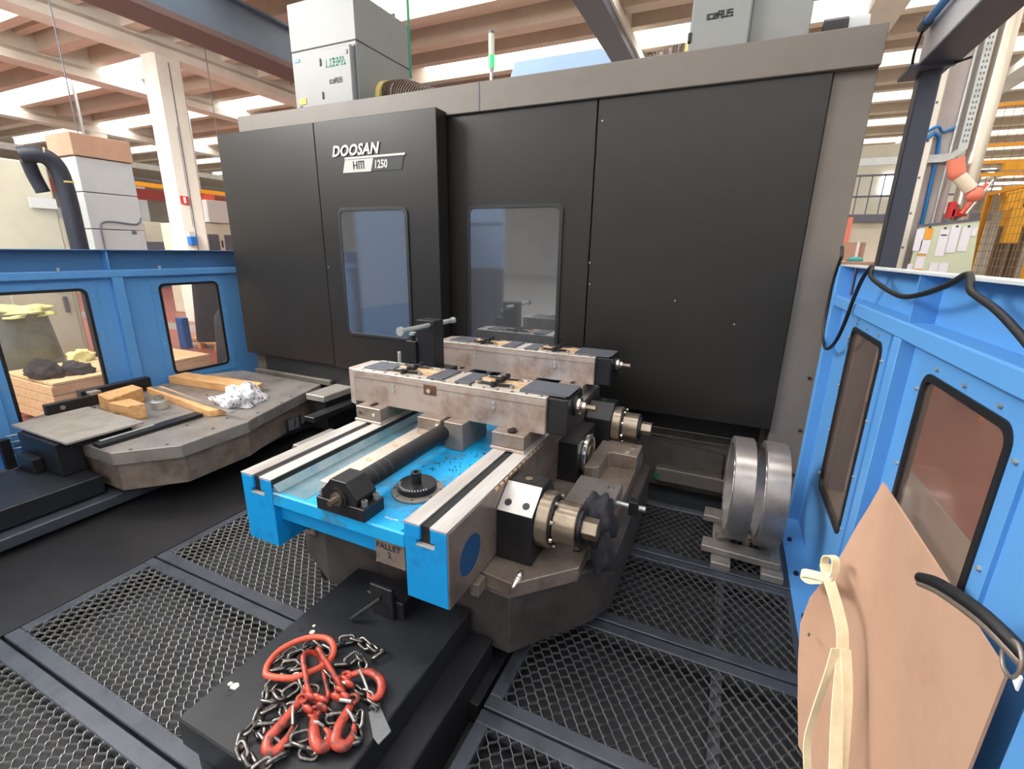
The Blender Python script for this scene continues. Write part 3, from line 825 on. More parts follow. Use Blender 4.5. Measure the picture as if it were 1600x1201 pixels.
# screw drive
sd = thing('screw_drive', 'black screw housing with round black spindle lying on the blue pan', 'screw drive', (-1.333, 1.6, .742))
B(-1.462, -1.205, 1.25, 1.372, .742, .80).build('housing_base', M['blackmetal'], sd, bevel=.003)
mb = MB(); mb.prism([(-1.43, .80), (-1.245, .80), (-1.235, .835), (-1.29, .90), (-1.372, .90), (-1.43, .835)], 'y', 1.252, 1.365)
mb.build('housing', M['blackmetal'], sd, bevel=.003)
MB().cyl((-1.335, 1.253, .822), (-1.335, 1.245, .822), .046, 24, r_in=.034).build('bore_ring', M['black'], sd)
MB().cyl((-1.335, 1.25, .822), (-1.335, 1.236, .822), .030, 20).build('shaft_collar', M['bronze'], sd, smooth=True)
MB().cyl((-1.335, 1.238, .822), (-1.335, 1.20, .822), .014, 6).build('hex_shaft', M['bronze'], sd)
for (x, y) in ((-1.448, 1.275), (-1.225, 1.278), (-1.222, 1.345), (-1.446, 1.345)):
    b_ = MB().cyl((x, y, .80), (x, y, .824), .013, 14).build('cap_screw', M['castgrey'], sd, smooth=True)
    MB().cyl((x, y, .8245), (x, y, .825), .007, 6).build('hex_socket', M['black'], b_)
tb = MB().cyl((-1.335, 1.365, .83), (-1.338, 2.06, .83), .046, 24).build('spindle_tube', M['black'], sd, smooth=True)
for i in range(3):
    MB().cyl((-1.335, 1.44 + i * .05, .83), (-1.335, 1.4415 + i * .05, .83), .0462, 24).build('thread_ring', M['slate'], tb)
st_ = B(-1.552, -1.42, 1.36, 2.12, .742, .802).build('cover_strip', M['steeltop'], sd, bevel=.003)
for y in (1.82, 1.62):
    for dx in (0, .045):
        MB().cyl((-1.50 + dx, y + dx * .2, .802), (-1.50 + dx, y + dx * .2, .804), .016, 14).build('plug', M['brass'], st_)
nb = MB()
nb.box(-1.50, -1.345, 2.02, 2.30, .802, .900); nb.build('nut_block', M['brownsteel'], sd, bevel=.004)
B(-1.325, -1.205, 2.02, 2.30, .742, .900).build('nut_block', M['brownsteel'], sd, bevel=.004)
B(-1.345, -1.325, 2.05, 2.30, .85, .885).build('nut_slot', M['black'], sd)
MB().cyl((-1.36, 2.02, .872), (-1.36, 2.008, .872), .012, 10).build('bolt', M['chrome'], sd)
B(-1.49, -1.35, 2.005, 2.02, .805, .83).build('wiper', M['steelbrown'], sd)
# index disc
dk = thing('index_disc', 'round black indexing disc with hollow centre post on the blue pan', 'disc', (-1.17, 1.56, .742))
MB().cyl((-1.17, 1.56, .742), (-1.17, 1.56, .754), .118, 40).build('flange', M['castgrey'], dk, smooth=True, bevel=.002)
d2 = MB().cyl((-1.175, 1.562, .754), (-1.175, 1.562, .782), .088, 40).build('scale_disc', M['blackmetal'], dk, smooth=True, bevel=.002)
for i in range(16):
    a = R(200 + i * 9)
    c, s_ = math.cos(a), math.sin(a)
    MB().obox((-1.175 + .079 * c, 1.562 + .079 * s_, .7823), (.012, .0018, .001), (0, 0, a)).build('scale_mark', M['white'], d2)
MB().cyl((-1.178, 1.562, .782), (-1.178, 1.562, .835), .023, 20, r_in=.012).build('post', M['blackmetal'], dk, smooth=True)
for i in range(8):
    a = R(22 + 45 * i)
    MB().cyl((-1.17 + .104 * math.cos(a), 1.56 + .104 * math.sin(a), .754), (-1.17 + .104 * math.cos(a), 1.56 + .104 * math.sin(a), .7545), .006, 8).build('bolt_hole', M['black'], dk)

# clamp blocks under the bars
def clampblock(x0, x1, y0, label, d=.30, cols=2):
    t = thing('clamp_block', label, 'clamp block', ((x0 + x1) / 2, y0, .802), 'clamp blocks under the vice bars')
    B(x0, x1, y0, y0 + d, .818, .896).build('block', M['brownsteel'], t, bevel=.004)
    B(x0 - .006, x1 + .004, y0 - .008, y0 + d, .802, .818).build('wiper_plate', M['steelbrown'], t, bevel=.002)
    xm = (x0 + x1) / 2
    B(xm - .01, xm + .012, y0 + .03, y0 + .09, .896, .904).build('slot_key', M['blackmetal'], t)
    for q in ((.22, .76) if cols == 2 else ()):
        x = x0 + (x1 - x0) * q
        MB().cyl((x, y0, .86), (x, y0 - .008, .86), .011, 12).build('screw', M['chrome'], t, smooth=True)
    return t
clampblock(-1.945, -1.762, 2.02, 'brown steel clamp block under the left end of the front vice bar')
cb = clampblock(-1.03, -.845, 2.02, 'clamp block with a retaining ring under the front vice bar, right end', cols=0)
MB().cyl((-.93, 2.06, .896), (-.93, 2.06, .906), .026, 16, r_in=.018).build('retaining_ring', M['blackmetal'], cb)
clampblock(-1.945, -1.762, 3.06, 'brown steel clamp block under the left end of the rear vice bar')
clampblock(-1.03, -.845, 3.06, 'brown steel clamp block under the right end of the rear vice bar', cols=0)
B(-1.50, -1.205, 3.02, 3.38, .742, .90).build('nut_block', M['brownsteel'], sd, bevel=.004)

# vice bars
def vise_bar():
    ox, oy, oz = -2.02, 2.10, .892
    t = thing('vise_bar', 'front steel vice bar with a rusty bolt recess in the middle of its face', 'vice bar', (ox + .63, oy + .13, oz), 'vice bars across the fixture')
    bb = lambda a, b, c, d, e, f: B(ox + a, ox + b, oy + c, oy + d, oz + e, oz + f)
    bb(0, 1.255, 0, .27, 0, .192).build('body', M['steelbrown'], t, bevel=.004)
    bb(0, 1.255, -.002, .272, .192, .200).build('top_face', M['steeltop'], t, bevel=.002)
    bb(.002, 1.25, -.003, .0, .155, .157).build('face_line', M['brownsteel'], t)
    MB().prism([(ox - .062, oy + .03), (ox, oy + .005), (ox, oy + .265), (ox - .062, oy + .24)], 'z', oz - .03, oz + .198).build('end_cap', M['steelbrown'], t, bevel=.003)
    e = bb(1.257, 1.365, .02, .27, .002, .196).build('bearing_head', M['blackmetal'], t, bevel=.004)
    yc, zc, xe = oy + .145, oz + .135, ox + 1.365
    c1 = MB().cyl((xe, yc, zc), (xe + .016, yc, zc), .055, 28).build('flange', M['blackmetal'], t, smooth=True)
    MB().cyl((xe + .016, yc, zc), (xe + .032, yc, zc), .044, 28).build('collar', M['chrome'], t, smooth=True)
    MB().cyl((xe + .032, yc, zc), (xe + .042, yc, zc), .03, 24).build('collar', M['bronze'], t, smooth=True)
    MB().cyl((xe + .042, yc, zc), (xe + .058, yc, zc), .026, 24).build('collar', M['chrome'], t, smooth=True)
    MB().cyl((xe + .058, yc, zc), (xe + .11, yc, zc), .016, 6).build('hex_end', M['bronze'], t)
    # top fittings
    for a, b, c, d in ((.04, .22, .05, .22), (.515, .62, .03, .25), (.70, .80, .03, .25), (1.09, 1.345, .04, .26)):
        bb(a, b, c, d, .200, .209).build('pad', M['padgrey'], t, bevel=.002)
    bb(1.09, 1.36, .045, .255, .209, .212).build('cover_plate', M['padgrey'], t)
    for a, b in ((.215, .33), (.35, .515), (.80, .92), (.945, 1.09)):
        for c in (.085, .165):
            bb(a, b, c, c + .035, .200, .208).build('guide_strip', M['brass'], t, bevel=.001)
    for xm in (.335, .93):
        q = bb(xm - .012, xm + .012, .04, .24, .200, .222).build('jaw_bridge', M['blackmetal'], t, bevel=.003)
        for c in (.05, .11, .18, .24):
            MB().cyl((ox + xm, oy + c, oz + .205), (ox + xm, oy + c, oz + .230), .014, 12).build('bolt', M['blackmetal'], q)
        for s in (-1, 1):
            for c in (.08, .2):
                MB().obox((ox + xm + s * .06, oy + c, oz + .211), (.08, .014, .014), (0, 0, s * .15)).build('lever', M['blackmetal'], t, bevel=.002)
                MB().cyl((ox + xm + s * .10, oy + c, oz + .202), (ox + xm + s * .10, oy + c, oz + .216), .012, 10).build('stop_screw', M['castgrey'], t)
    for i in range(15):
        x = ox + .06 + i * .083
        if .5 < x - ox < .53: continue
        for c in (.022, .25):
            MB().cyl((x, oy + c, oz + .2), (x, oy + c, oz + .2012), .009, 10).build('screw_hole', M['ink'], t)
    for x in (.30, .96):
        for z in (.135, .105):
            MB().cyl((ox + x, oy, oz + z), (ox + x, oy - .007, oz + z), .010, 12).build('pin', M['galv'], t, smooth=True)
    return t, bb
v1, bb = vise_bar()
copy_tree(v1, (-.025, 1.03, 0), 'rear steel vice bar nearer the machine windows with stained face')
rc = bb(.515, .60, -.004, 0, .115, .175).build('bolt_recess', mat('rusty_steel', (104, 74, 54), .6, .4), v1, bevel=.004)
MB().cyl((-2.02 + .556, 2.097, 1.035), (-2.02 + .556, 2.085, 1.035), .013, 14).build('recess_bolt', M['chrome'], rc, smooth=True)

# clamp units on the right flank
def cyl_unit():
    y, z = 1.79, .625
    t = thing('clamp_unit', 'front clamp unit with bright sloping face and hex shaft beside the blue foot', 'clamp unit', (-.6, y, .445), 'clamp units beside the fixture')
    MB().prism([(1.655, .445), (1.655, .69), (1.775, .778), (1.885, .778), (1.94, .70), (1.94, .445)], 'x', -.818, -.645).build('housing', M['blackmetal'], t, bevel=.004)
    n = Vector((0, -.088, .12)).normalized()
    mb = MB(); mb.add([(-.816, 1.6545, .692), (-.647, 1.6545, .692), (-.647, 1.773, .779), (-.816, 1.773, .779)], [(0, 1, 2, 3)])
    mb.add([(-.816, 1.6535, .6925), (-.647, 1.6535, .6925), (-.647, 1.7722, .7805), (-.816, 1.7722, .7805)], [(0, 1, 2, 3)])
    mb.f += [(0, 1, 5, 4), (1, 2, 6, 5), (2, 3, 7, 6), (3, 0, 4, 7)]
    sf = mb.build('sloping_face', M['steel'], t)
    for x in (-.777, -.69):
        c = Vector((x, 1.69, .7185)); d = n * .003
        MB().cyl(c - d, c + d * .6, .017, 18).build('bolt_hole', M['black'], sf)
    MB().cyl((-.735, 1.83, .778), (-.735, 1.83, .7795), .046, 24, r_in=.034).build('top_opening', M['black'], t)
    MB().cyl((-.735, 1.83, .7785), (-.735, 1.83, .781), .018, 12).build('top_plug', M['bronze'], t)
    MB().cyl((-.645, y, z), (-.585, y, z), .128, 40).build('flange', M['bronze'], t, smooth=True, bevel=.004)
    MB().cyl((-.585, y, z), (-.575, y, z), .112, 40).build('flange_gap', M['black'], t)
    MB().cyl((-.575, y, z), (-.47, y, z), .096, 40).build('barrel', M['bronze'], t, smooth=True, bevel=.004)
    MB().cyl((-.47, y, z), (-.455, y, z), .078, 32).build('cap', M['blackmetal'], t, smooth=True)
    MB().cyl((-.455, y, z), (-.385, y, z), .05, 6).build('hex_shaft', M['bronze'], t, bevel=.003)
    for i in range(8):
        a = R(20 + 45 * i)
        p = Vector((-.575, y + .112 * math.cos(a), z + .112 * math.sin(a)))
        MB().cyl(p, p + Vector((.012, 0, 0)), .010, 10).build('bolt', M['chrome'], t)
    return t
c1 = cyl_unit()
c2 = copy_tree(c1, (.02, 1.36, .0), 'rear clamp unit with dark sloping face behind the bearing housing, nearest the machine')
for ch in c2.children:
    if ch.name.startswith('sloping_face'):
        ch.material_slots[0].link = 'OBJECT'; ch.material_slots[0].material = M['blackmetal']
mh = thing('bearing_housing', 'square black bearing housing with bright ring between the two clamp units', 'bearing housing', (-.78, 2.7, .445))
B(-.87, -.70, 2.50, 2.90, .445, .70).build('housing', M['blackmetal'], mh, bevel=.004)
for (x, y) in ((-.84, 2.54), (-.74, 2.53), (-.73, 2.86), (-.84, 2.86)):
    MB().cyl((x, y, .70), (x, y, .7012), .02, 14).build('bolt_hole', M['black'], mh)
MB().cyl((-.70, 2.70, .565), (-.672, 2.70, .565), .125, 40, r_in=.10).build('outer_ring', M['chrome'], mh, smooth=True, bevel=.004)
MB().cyl((-.70, 2.70, .565), (-.665, 2.70, .565), .07, 32, r_in=.05).build('inner_ring', M['bronze'], mh, smooth=True)
MB().cyl((-.70, 2.70, .565), (-.675, 2.70, .565), .098, 32).build('hub', M['blackmetal'], mh)
# raised steel plates on the pallet edge
e1 = thing('edge_plate', 'flat steel plate with two bolts between the clamp units on the pallet edge', 'plate', (-.52, 2.3, .445))
B(-.66, -.41, 2.10, 2.46, .445, .53).build('plate', M['castgrey'], e1, bevel=.004)
for (x, y) in ((-.46, 2.38), (-.46, 2.14)):
    MB().cyl((x, y, .53), (x, y, .536), .02, 16).build('bolt', M['chrome'], e1, smooth=True)
MB().cyl((-.41, 2.30, .49), (-.31, 2.30, .49), .014, 12).build('pin', M['galv'], e1, smooth=True)
B(-.34, -.29, 2.27, 2.33, .45, .53).build('pin_block', M['blackmetal'], e1, bevel=.003)
MB().cyl((-.29, 2.30, .49), (-.255, 2.30, .49), .015, 12).build('pin_head', M['galv'], e1, smooth=True)
e2 = thing('edge_plate', 'thick steel plate with a U shaped notch near the rear clamp unit', 'plate', (-.5, 2.9, .445))
MB().prism([(-.67, 2.56), (-.62, 2.56), (-.585, 2.60), (-.585, 2.82), (-.56, 2.84), (-.40, 2.84), (-.40, 3.05), (-.67, 3.05)], 'z', .445, .54).build('plate', M['brownsteel'], e2, bevel=.004)
for (x, y) in ((-.45, 2.98), (-.47, 2.88)):
    MB().cyl((x, y, .54), (x, y, .546), .018, 16).build('bolt', M['chrome'], e2, smooth=True)
# black rag behind the front clamp unit
crumple('black_rag', (-.44, 1.98, .49), (.09, .13, .26), M['blackcloth'], 3.1, 'black rag stuffed behind the hex shaft of the front clamp unit', 'rag', rough=.38, flat=.6)
crumple('black_rag', (-.372, 1.87, .40), (.05, .07, .17), M['blackcloth'], 8.3, 'smaller black rag hanging in front of the larger rag at the pallet edge', 'rag', rough=.4, flat=.7)

# T handle clamp on the left rail between the bars
th = thing('toggle_clamp', 'black stepped clamp post with a polished T handle on top, behind the front bar', 'clamp', (-1.95, 2.85, .802))
B(-2.05, -1.90, 2.80, 2.93, .802, 1.305).build('post', M['blackmetal'], th, bevel=.004)
B(-2.14, -2.05, 2.78, 2.93, .802, 1.145).build('step_block', M['blackmetal'], th, bevel=.004)
B(-1.935, -1.80, 2.80, 2.96, .88, .955).build('foot', M['blackmetal'], th, bevel=.004)
B(-2.12, -1.80, 2.75, 3.0, .802, .88).build('base', M['blackmetal'], th, bevel=.004)
hd = MB().cyl((-1.95, 2.50, 1.272), (-1.93, 3.10, 1.272), .017, 14).build('handle_bar', M['galv'], th, smooth=True)
MB().cyl((-1.951, 2.475, 1.272), (-1.95, 2.50, 1.272), .030, 14).build('handle_end', M['galv'], hd, smooth=True)
MB().cyl((-1.93, 3.10, 1.272), (-1.929, 3.12, 1.272), .024, 14).build('handle_end', M['galv'], hd, smooth=True)
MB().cyl((-2.10, 2.82, 1.145), (-2.10, 2.82, 1.20), .018, 12).build('knob_stem', M['blackmetal'], th)
MB().cyl((-2.10, 2.82, 1.185), (-2.10, 2.82, 1.205), .026, 14).build('knob', M['galv'], th, smooth=True)
MB().cyl((-2.02, 2.55, .80), (-2.02, 2.55, 1.115), .012, 12).build('steel_pin', M['galv'], th, smooth=True)

# ------------------------------------------------------------------ left hand pallet (1)
base1 = thing('shuttle_arm', 'long dark pallet arm in front of the left pallet, at the left edge', 'machine base', (-4.1, 1.0, -.1))
B(-4.47, -3.81, .3, 1.50, .12, .25).build('top_slab', M['blackpaint'], base1, bevel=.006)
B(-4.5, -3.725, .3, 3.4, .03, .105).build('step', M['frame'], base1, bevel=.006)
B(-4.5, -3.79, .3, 3.4, .001, .03).build('skirt', M['blackmetal'], base1)
for (x, y) in ((-3.95, 1.15), (-4.1, 1.5)):
    MB().cyl((x, y, .25), (x, y, .2515), .012, 12).build('screw_hole', M['black'], base1)
pal1 = thing('pallet', 'wide octagonal pallet on the left with wooden blocks and a number plate', 'pallet', (-4.2, 2.45, .1))
o1 = [(-3.654, 1.506), (-3.37, 1.795), (-3.38, 2.32), (-3.43, 2.44), (-3.70, 3.38), (-4.9, 3.40), (-5.09, 3.1), (-5.09, 1.85), (-4.95, 1.56), (-4.8, 1.506)]
MB().prism(o1, 'z', .348, .445).build('top_plate', M['castgrey'], pal1, bevel=.005)
cx, cy = -4.2, 2.45
o2 = [(cx + (x - cx) * .965, cy + (y - cy) * .965) for x, y in o1]
MB().prism(o2, 'z', .14, .348).build('body', M['brownsteel'], pal1, bevel=.005)
MB().prism([(cx + (x - cx) * .7, cy + (y - cy) * .85) for x, y in o1], 'z', .105, .14).build('pedestal', M['blackmetal'], pal1)
npl = B(-3.392, -3.383, 2.66, 2.83, .225, .345).build('number_plate', M['blackmetal'], pal1, bevel=.002)
B(-3.384, -3.381, 2.69, 2.80, .235, .335).build('plate_face', M['padgrey'], npl)
lettering('plate_lettering', '1', .10, (-3.3795, 2.722, .25), (0, 1, 0), (0, 0, 1), M['ink'], npl, shear=.25, offset=.004, depth=.001)
for (x, y) in ((-3.6, 1.60), (-3.47, 1.76), (-3.72, 2.05), (-3.6, 2.3), (-3.48, 2.1), (-3.5, 2.5), (-3.75, 2.7), (-3.62, 2.95), (-3.8, 3.2), (-4.2, 3.3), (-4.6, 3.25), (-4.0, 2.42), (-4.35, 2.62), (-3.8, 1.75), (-3.55, 2.78)):
    MB().cyl((x, y, .445), (x, y, .4462), .012, 12).build('bolt_hole', M['black'], pal1)
# machinery between the arm and the left pallet
jk = thing('locating_jig', 'dark slotted locating jig under the square grey plate on the left pallet', 'jig', (-4.3, 1.6, .25))
B(-4.52, -4.0, 1.36, 1.50, .252, .49).build('lower_block', M['blackmetal'], jk, bevel=.005)
B(-4.45, -4.22, 1.30, 1.36, .252, .36).build('small_block', M['blackmetal'], jk, bevel=.005)
B(-4.58, -3.96, 1.43, 1.80, .445, .495).build('support', M['blackmetal'], jk, bevel=.004)
MB().tube([(-4.40, 1.26, .262), (-4.47, 1.45, .28)], .007, 6).build('pin', M['black'], jk)
B(-4.965, -4.90, 1.68, 2.30, .446, .535).build('stop_bar', M['blackmetal'], jk, bevel=.004)
B(-5.06, -4.975, 1.95, 2.50, .446, .57).build('stop_bar', M['blackmetal'], jk, bevel=.004)
B(-4.97, -4.89, 1.98, 2.06, .536, .565).build('slide', M['castgrey'], jk, bevel=.003)
for y in (1.78, 2.14):
    MB().cyl((-4.90, y, .49), (-4.894, y, .49), .018, 14).build('bolt', M['castgrey'], jk)
MB().box(-4.665, -3.90, 1.385, 1.855, .497, .515).build('steel_plate', M['platesteel'], label='square flat grey steel plate lying at the front of the left pallet', cat='plate', bevel=.003)
MB().prism([(-3.885, 1.515), (-3.79, 1.51), (-3.80, 2.235), (-3.90, 2.235)], 'z', .446, .474).build('flat_bar', M['blackmetal'], label='dark flat bar lying beside the square grey plate on the left pallet', cat='bar', bevel=.003)
MB().prism([(-3.875, 1.55), (-3.845, 1.55), (-3.85, 1.9), (-3.88, 1.9)], 'z', .475, .479).build('feeler_strip', M['galv'], label='bright thin strip lying on the dark flat bar', cat='strip')

def woodblock(name, poly, z0, z1, label):
    return MB().prism(poly, 'z', z0, z1).build(name, M['wood'], label=label, cat='wood block', group=None, bevel=.004)
woodblock('wood_block', [(-4.77, 1.975), (-4.51, 1.93), (-4.65, 2.258), (-4.84, 2.275)], .446, .571, 'tall pine block behind the smaller cube, beside the square grey plate')
woodblock('wood_block', [(-4.45, 1.90), (-4.215, 1.915), (-4.175, 2.02), (-4.42, 2.04)], .446, .567, 'smaller pine cube in front of the tall pine block')
woodblock('wood_beam', [(-5.06, 2.70), (-5.07, 2.88), (-4.03, 2.975), (-3.955, 2.80)], .446, .522, 'long thick pine beam at the back of the left pallet')
woodblock('wood_beam', [(-4.90, 2.41), (-3.74, 2.245), (-3.68, 2.345), (-4.80, 2.50)], .446, .502, 'long pine strip with a flat steel bar lying on it')
MB().prism([(-4.86, 2.42), (-3.53, 2.285), (-3.52, 2.325), (-4.84, 2.46)], 'z', .503, .511).build('flat_bar', M['castgrey'], label='narrow flat steel bar lying along the pine strip', cat='bar', bevel=.002)
for x in (-4.70, -4.36):
    MB().box(x, x + .05, 1.87, 1.895, .446, .50).build('stop_block', M['blackmetal'], label='small black stop block in front of the %s' % ('tall pine block' if x < -4.5 else 'smaller pine cube'), cat='block', bevel=.003)
cn = thing('steel_bush', 'short bright steel bush with stepped top behind the pine cube', 'bush', (-4.33, 2.2, .446))
MB().cyl((-4.33, 2.20, .446), (-4.33, 2.20, .515), .06, 24).build('body', M['galv'], cn, smooth=True, bevel=.003)
MB().cyl((-4.36, 2.22, .515), (-4.36, 2.22, .55), .036, 20, r_in=.022).build('collar', M['castgrey'], cn, smooth=True)
crumple('cleaning_rag', (-3.86, 2.62, .446), (.155, .17, .21), M['rag'], 5.7, 'crumpled white striped cleaning rag on the left pallet', 'rag', rough=.75, flat=.5)
pst = thing('guide_post', 'short dark post standing beside the left guard wall', 'post', (-5.08, 1.44, .013))
B(-5.10, -5.05, 1.41, 1.47, .013, .30).build('post', M['blackmetal'], pst, bevel=.004)
B(-5.11, -4.98, 1.36, 1.495, .013, .05).build('foot', M['brownsteel'], pst, bevel=.003)
for i in range(4):
    MB().tube([(-5.10, 1.47 - .01 * i, .31 - .055 * i), (-5.0, 1.60 - .02 * i, .325 - .055 * i)], .005, 6).build('peg', M['galv'], pst)

# ------------------------------------------------------------------ chain sling on the black platform
sl = thing('chain_sling', 'lifting chain sling with orange master ring and hooks heaped on the black platform', 'chain sling', (-1.15, .9, .25))
ZP = .25
# stadium shaped link, one mesh shared by all links
def link_mesh():
    a, r, w = .0150, .0140, .0066
    pts = []
    for i in range(9): t = R(-90 + 180 * i / 8); pts.append((a + r * math.cos(t), r * math.sin(t), 0))
    for i in range(9): t = R(90 + 180 * i / 8); pts.append((-a + r * math.cos(t), r * math.sin(t), 0))
    mb = MB().tube(pts, w, 7, closed=True)
    o = mb.build('link', M['chain'], sl, smooth='all')
    for v in o.data.vertices: v.co += ORIGIN[sl.name]
    return o
proto_link = link_mesh()
chains = {
 'a': [(-1.328, 0.856), (-1.326, 0.828), (-1.302, 0.805), (-1.256, 0.8), (-1.26, 0.779), (-1.272, 0.76), (-1.257, 0.739), (-1.252, 0.709), (-1.247, 0.676), (-1.221, 0.652), (-1.172, 0.643), (-1.127, 0.636)],
 'b': [(-1.14, 0.61), (-1.116, 0.641), (-1.096, 0.676), (-1.094, 0.71), (-1.114, 0.739), (-1.117, 0.767), (-1.106, 0.796)],
 'c': [(-1.061, 0.736), (-1.018, 0.735), (-0.998, 0.755), (-0.986, 0.783), (-1.0, 0.811)],
 'd': [(-1.068, 0.864), (-1.036, 0.854), (-1.016, 0.87)],
 'e': [(-0.989, 0.901), (-0.951, 0.888), (-0.935, 0.859), (-0.912, 0.841), (-0.924, 0.818)],
 'f': [(-1.406, 0.941), (-1.389, 0.974), (-1.373, 0.998), (-1.354, 1.029), (-1.344, 1.06), (-1.294, 1.053), (-1.254, 1.047)],
 'g': [(-1.361, 0.907), (-1.335, 0.935), (-1.29, 0.94), (-1.308, 0.971), (-1.34, 0.985), (-1.36, 0.96)],
 'h': [(-1.243, 1.086), (-1.234, 1.121), (-1.196, 1.144), (-1.15, 1.139), (-1.111, 1.141), (-1.073, 1.129), (-1.086, 1.102)],
 'i': [(-1.088, 1.061), (-1.136, 1.087), (-1.148, 1.056), (-1.16, 1.026), (-1.198, 1.024)],
 'j': [(-1.029, 0.969), (-0.981, 0.965), (-0.935, 0.953)],
 'k': [(-1.246, 0.866), (-1.261, 0.838), (-1.298, 0.841)],
 'l': [(-1.077, 0.757), (-1.087, 0.741), (-1.12, 0.714), (-1.165, 0.709), (-1.226, 0.721)],
 'm': [(-1.30, .90), (-1.25, .91), (-1.20, .89), (-1.16, .90)],
 'n': [(-1.17, .97), (-1.12, .96), (-1.09, .93)],
 'o': [(-1.21, .74), (-1.17, .77), (-1.20, .80), (-1.16, .83)],
}
rnd = random.Random(5)
first = True
ends = []
for key, pts in chains.items():
    path = smooth_path([(x, y, 0) for x, y in pts], 12)
    acc = 0; nxt = 0; odd = 0; pitch = .042
    lift = .021 if key in 'oglmn' else .016
    for p, q in zip(path, path[1:]):
        seg = (q - p).length
        while nxt <= acc + seg and seg > 0:
            t = (nxt - acc) / seg
            c = p + (q - p) * t; d = (q - p).normalized()
            ang = math.atan2(d.y, d.x) + rnd.uniform(-.25, .25)
            roll = (R(38) if odd % 2 else R(-48)) + rnd.uniform(-.3, .3)
            o = proto_link if first else proto_link.copy()
            if not first:
                COL.objects.link(o)
            first = False
            o.location = Vector((c.x, c.y, ZP + lift + rnd.uniform(-.002, .006))) - ORIGIN[sl.name]
            o.rotation_euler = (roll, rnd.uniform(-.2, .2), ang)
            o.rotation_mode = 'XYZ'
            odd += 1; nxt += pitch
        acc += seg
mpts = [(-1.379, 0.87), (-1.405, 0.904), (-1.413, 0.962), (-1.386, 1.02), (-1.342, 1.061), (-1.281, 1.078), (-1.23, 1.057), (-1.203, 1.02), (-1.205, 0.978), (-1.228, 0.939), (-1.262, 0.897), (-1.317, 0.874), (-1.356, 0.865)]
MB().tube(smooth_path([(x, y, ZP + .030 + .012 * math.sin(3 * x + 5 * y)) for x, y in mpts], 5, True), .0115, 12, closed=True).build('master_ring', M['orange'], sl, smooth='all', label='large orange oval master ring')

def stadium(c, d, L, w, tilt, r, name, m):
    d = Vector(d).normalized(); up = Vector((0, 0, 1))
    e = (d.cross(up)).normalized(); e = (e * math.cos(tilt) + up * math.sin(tilt)).normalized()
    pts = []
    a = L / 2 - w / 2
    for i in range(9): t = R(-90 + 180 * i / 8); pts.append(Vector(c) + d * (a + w / 2 * math.cos(t)) + e * (w / 2 * math.sin(t)))
    for i in range(9): t = R(90 + 180 * i / 8); pts.append(Vector(c) + d * (-a + w / 2 * math.cos(t)) + e * (w / 2 * math.sin(t)))
    return MB().tube(pts, r, 10, closed=True).build(name, m, sl, smooth='all')
stadium((-1.19, .928, ZP + .045), (.153, -.107, -.05), .20, .075, R(35), .0095, 'joining_link', M['orangeworn'])
stadium((-1.154, .966, ZP + .050), (.166, -.051, -.06), .19, .07, R(80), .0095, 'joining_link', M['orangeworn'])

def hook(pts, name, r=.0155, lift=.03, tip=.4, m='orangeworn'):
    n = len(pts)
    P3 = [(x, y, ZP + lift + .006 * math.sin(i)) for i, (x, y) in enumerate(pts)]
    path = smooth_path(P3, 5); k = len(path)
    rs = [r * (0.75 + .5 * math.sin(math.pi * min(1, i / k * 1.15))) * (1 if i < k * .8 else 1 - (1 - tip) * (i - k * .8) / (k * .2)) for i in range(k)]
    h = MB().tube(path, rs, 10, flat=.8).build(name, M[m], sl, smooth='all')
    p = Vector(P3[0])
    ring = [p + Vector((.017 * math.cos(R(30 * i)), .017 * math.sin(R(30 * i)), .004)) for i in range(12)]
    MB().tube(ring, .0075, 8, closed=True).build('hook_eye', M[m], h, smooth='all')
    q = Vector(P3[1]); e = Vector(P3[-1])
    MB().tube([q + Vector((0, 0, .012)), (q + e) / 2 + Vector((0, 0, .016)), e + Vector((0, 0, .006))], .0045, 6).build('latch', M['galv'], h)
    return h
hook([(-1.172, 0.852), (-1.168, 0.81), (-1.158, 0.756), (-1.159, 0.709), (-1.135, 0.683), (-1.108, 0.695), (-1.111, 0.735), (-1.122, 0.768)], 'sling_hook')
hook([(-1.095, 0.835), (-1.062, 0.80), (-1.025, 0.768), (-0.990, 0.758), (-0.978, 0.782), (-1.0, 0.805), (-1.03, .81)], 'sling_hook')
hook([(-1.012, 0.925), (-0.995, 0.88), (-0.98, 0.825), (-0.958, 0.79), (-0.925, 0.797), (-0.928, 0.834), (-0.95, 0.865)], 'sling_hook')
hook([(-1.10, 0.985), (-1.065, 1.018), (-1.02, 1.036), (-0.968, 1.022), (-0.945, 0.985), (-0.962, 0.958), (-0.99, .975)], 'sling_hook', r=.013)
for (x, y, a) in ((-1.172, .875, .4), (-1.145, .862, 1.0), (-1.118, .87, 1.5), (-1.095, .872, 2.0), (-1.085, .965, .6), (-1.06, .958, .9), (-1.07, .925, 1.7), (-1.115, .825, .3), (-1.08, .852, .8), (-1.035, .915, 1.2), (-1.062, .90, 2.2)):
    MB().sphere((x, y, ZP + .045), .020, 10, 7, (1.25, .55, .8)).build('coupling', M['orangeworn'], sl, smooth='all')
    o = sl.children[-1] if False else None
for (x, y) in ((-1.075, .945), (-1.02, .895)):
    MB().cyl((x - .02, y, ZP + .05), (x + .02, y + .012, ZP + .05), .006, 8).build('coupling_pin', M['galv'], sl)
MB().prism([(-.943, .922), (-.915, .955), (-.828, .903), (-.837, .85), (-.87, .862)], 'z', ZP + .012, ZP + .018).build('tag_plate', M['zinc'], sl, bevel=.002, label='grey metal rating tag')
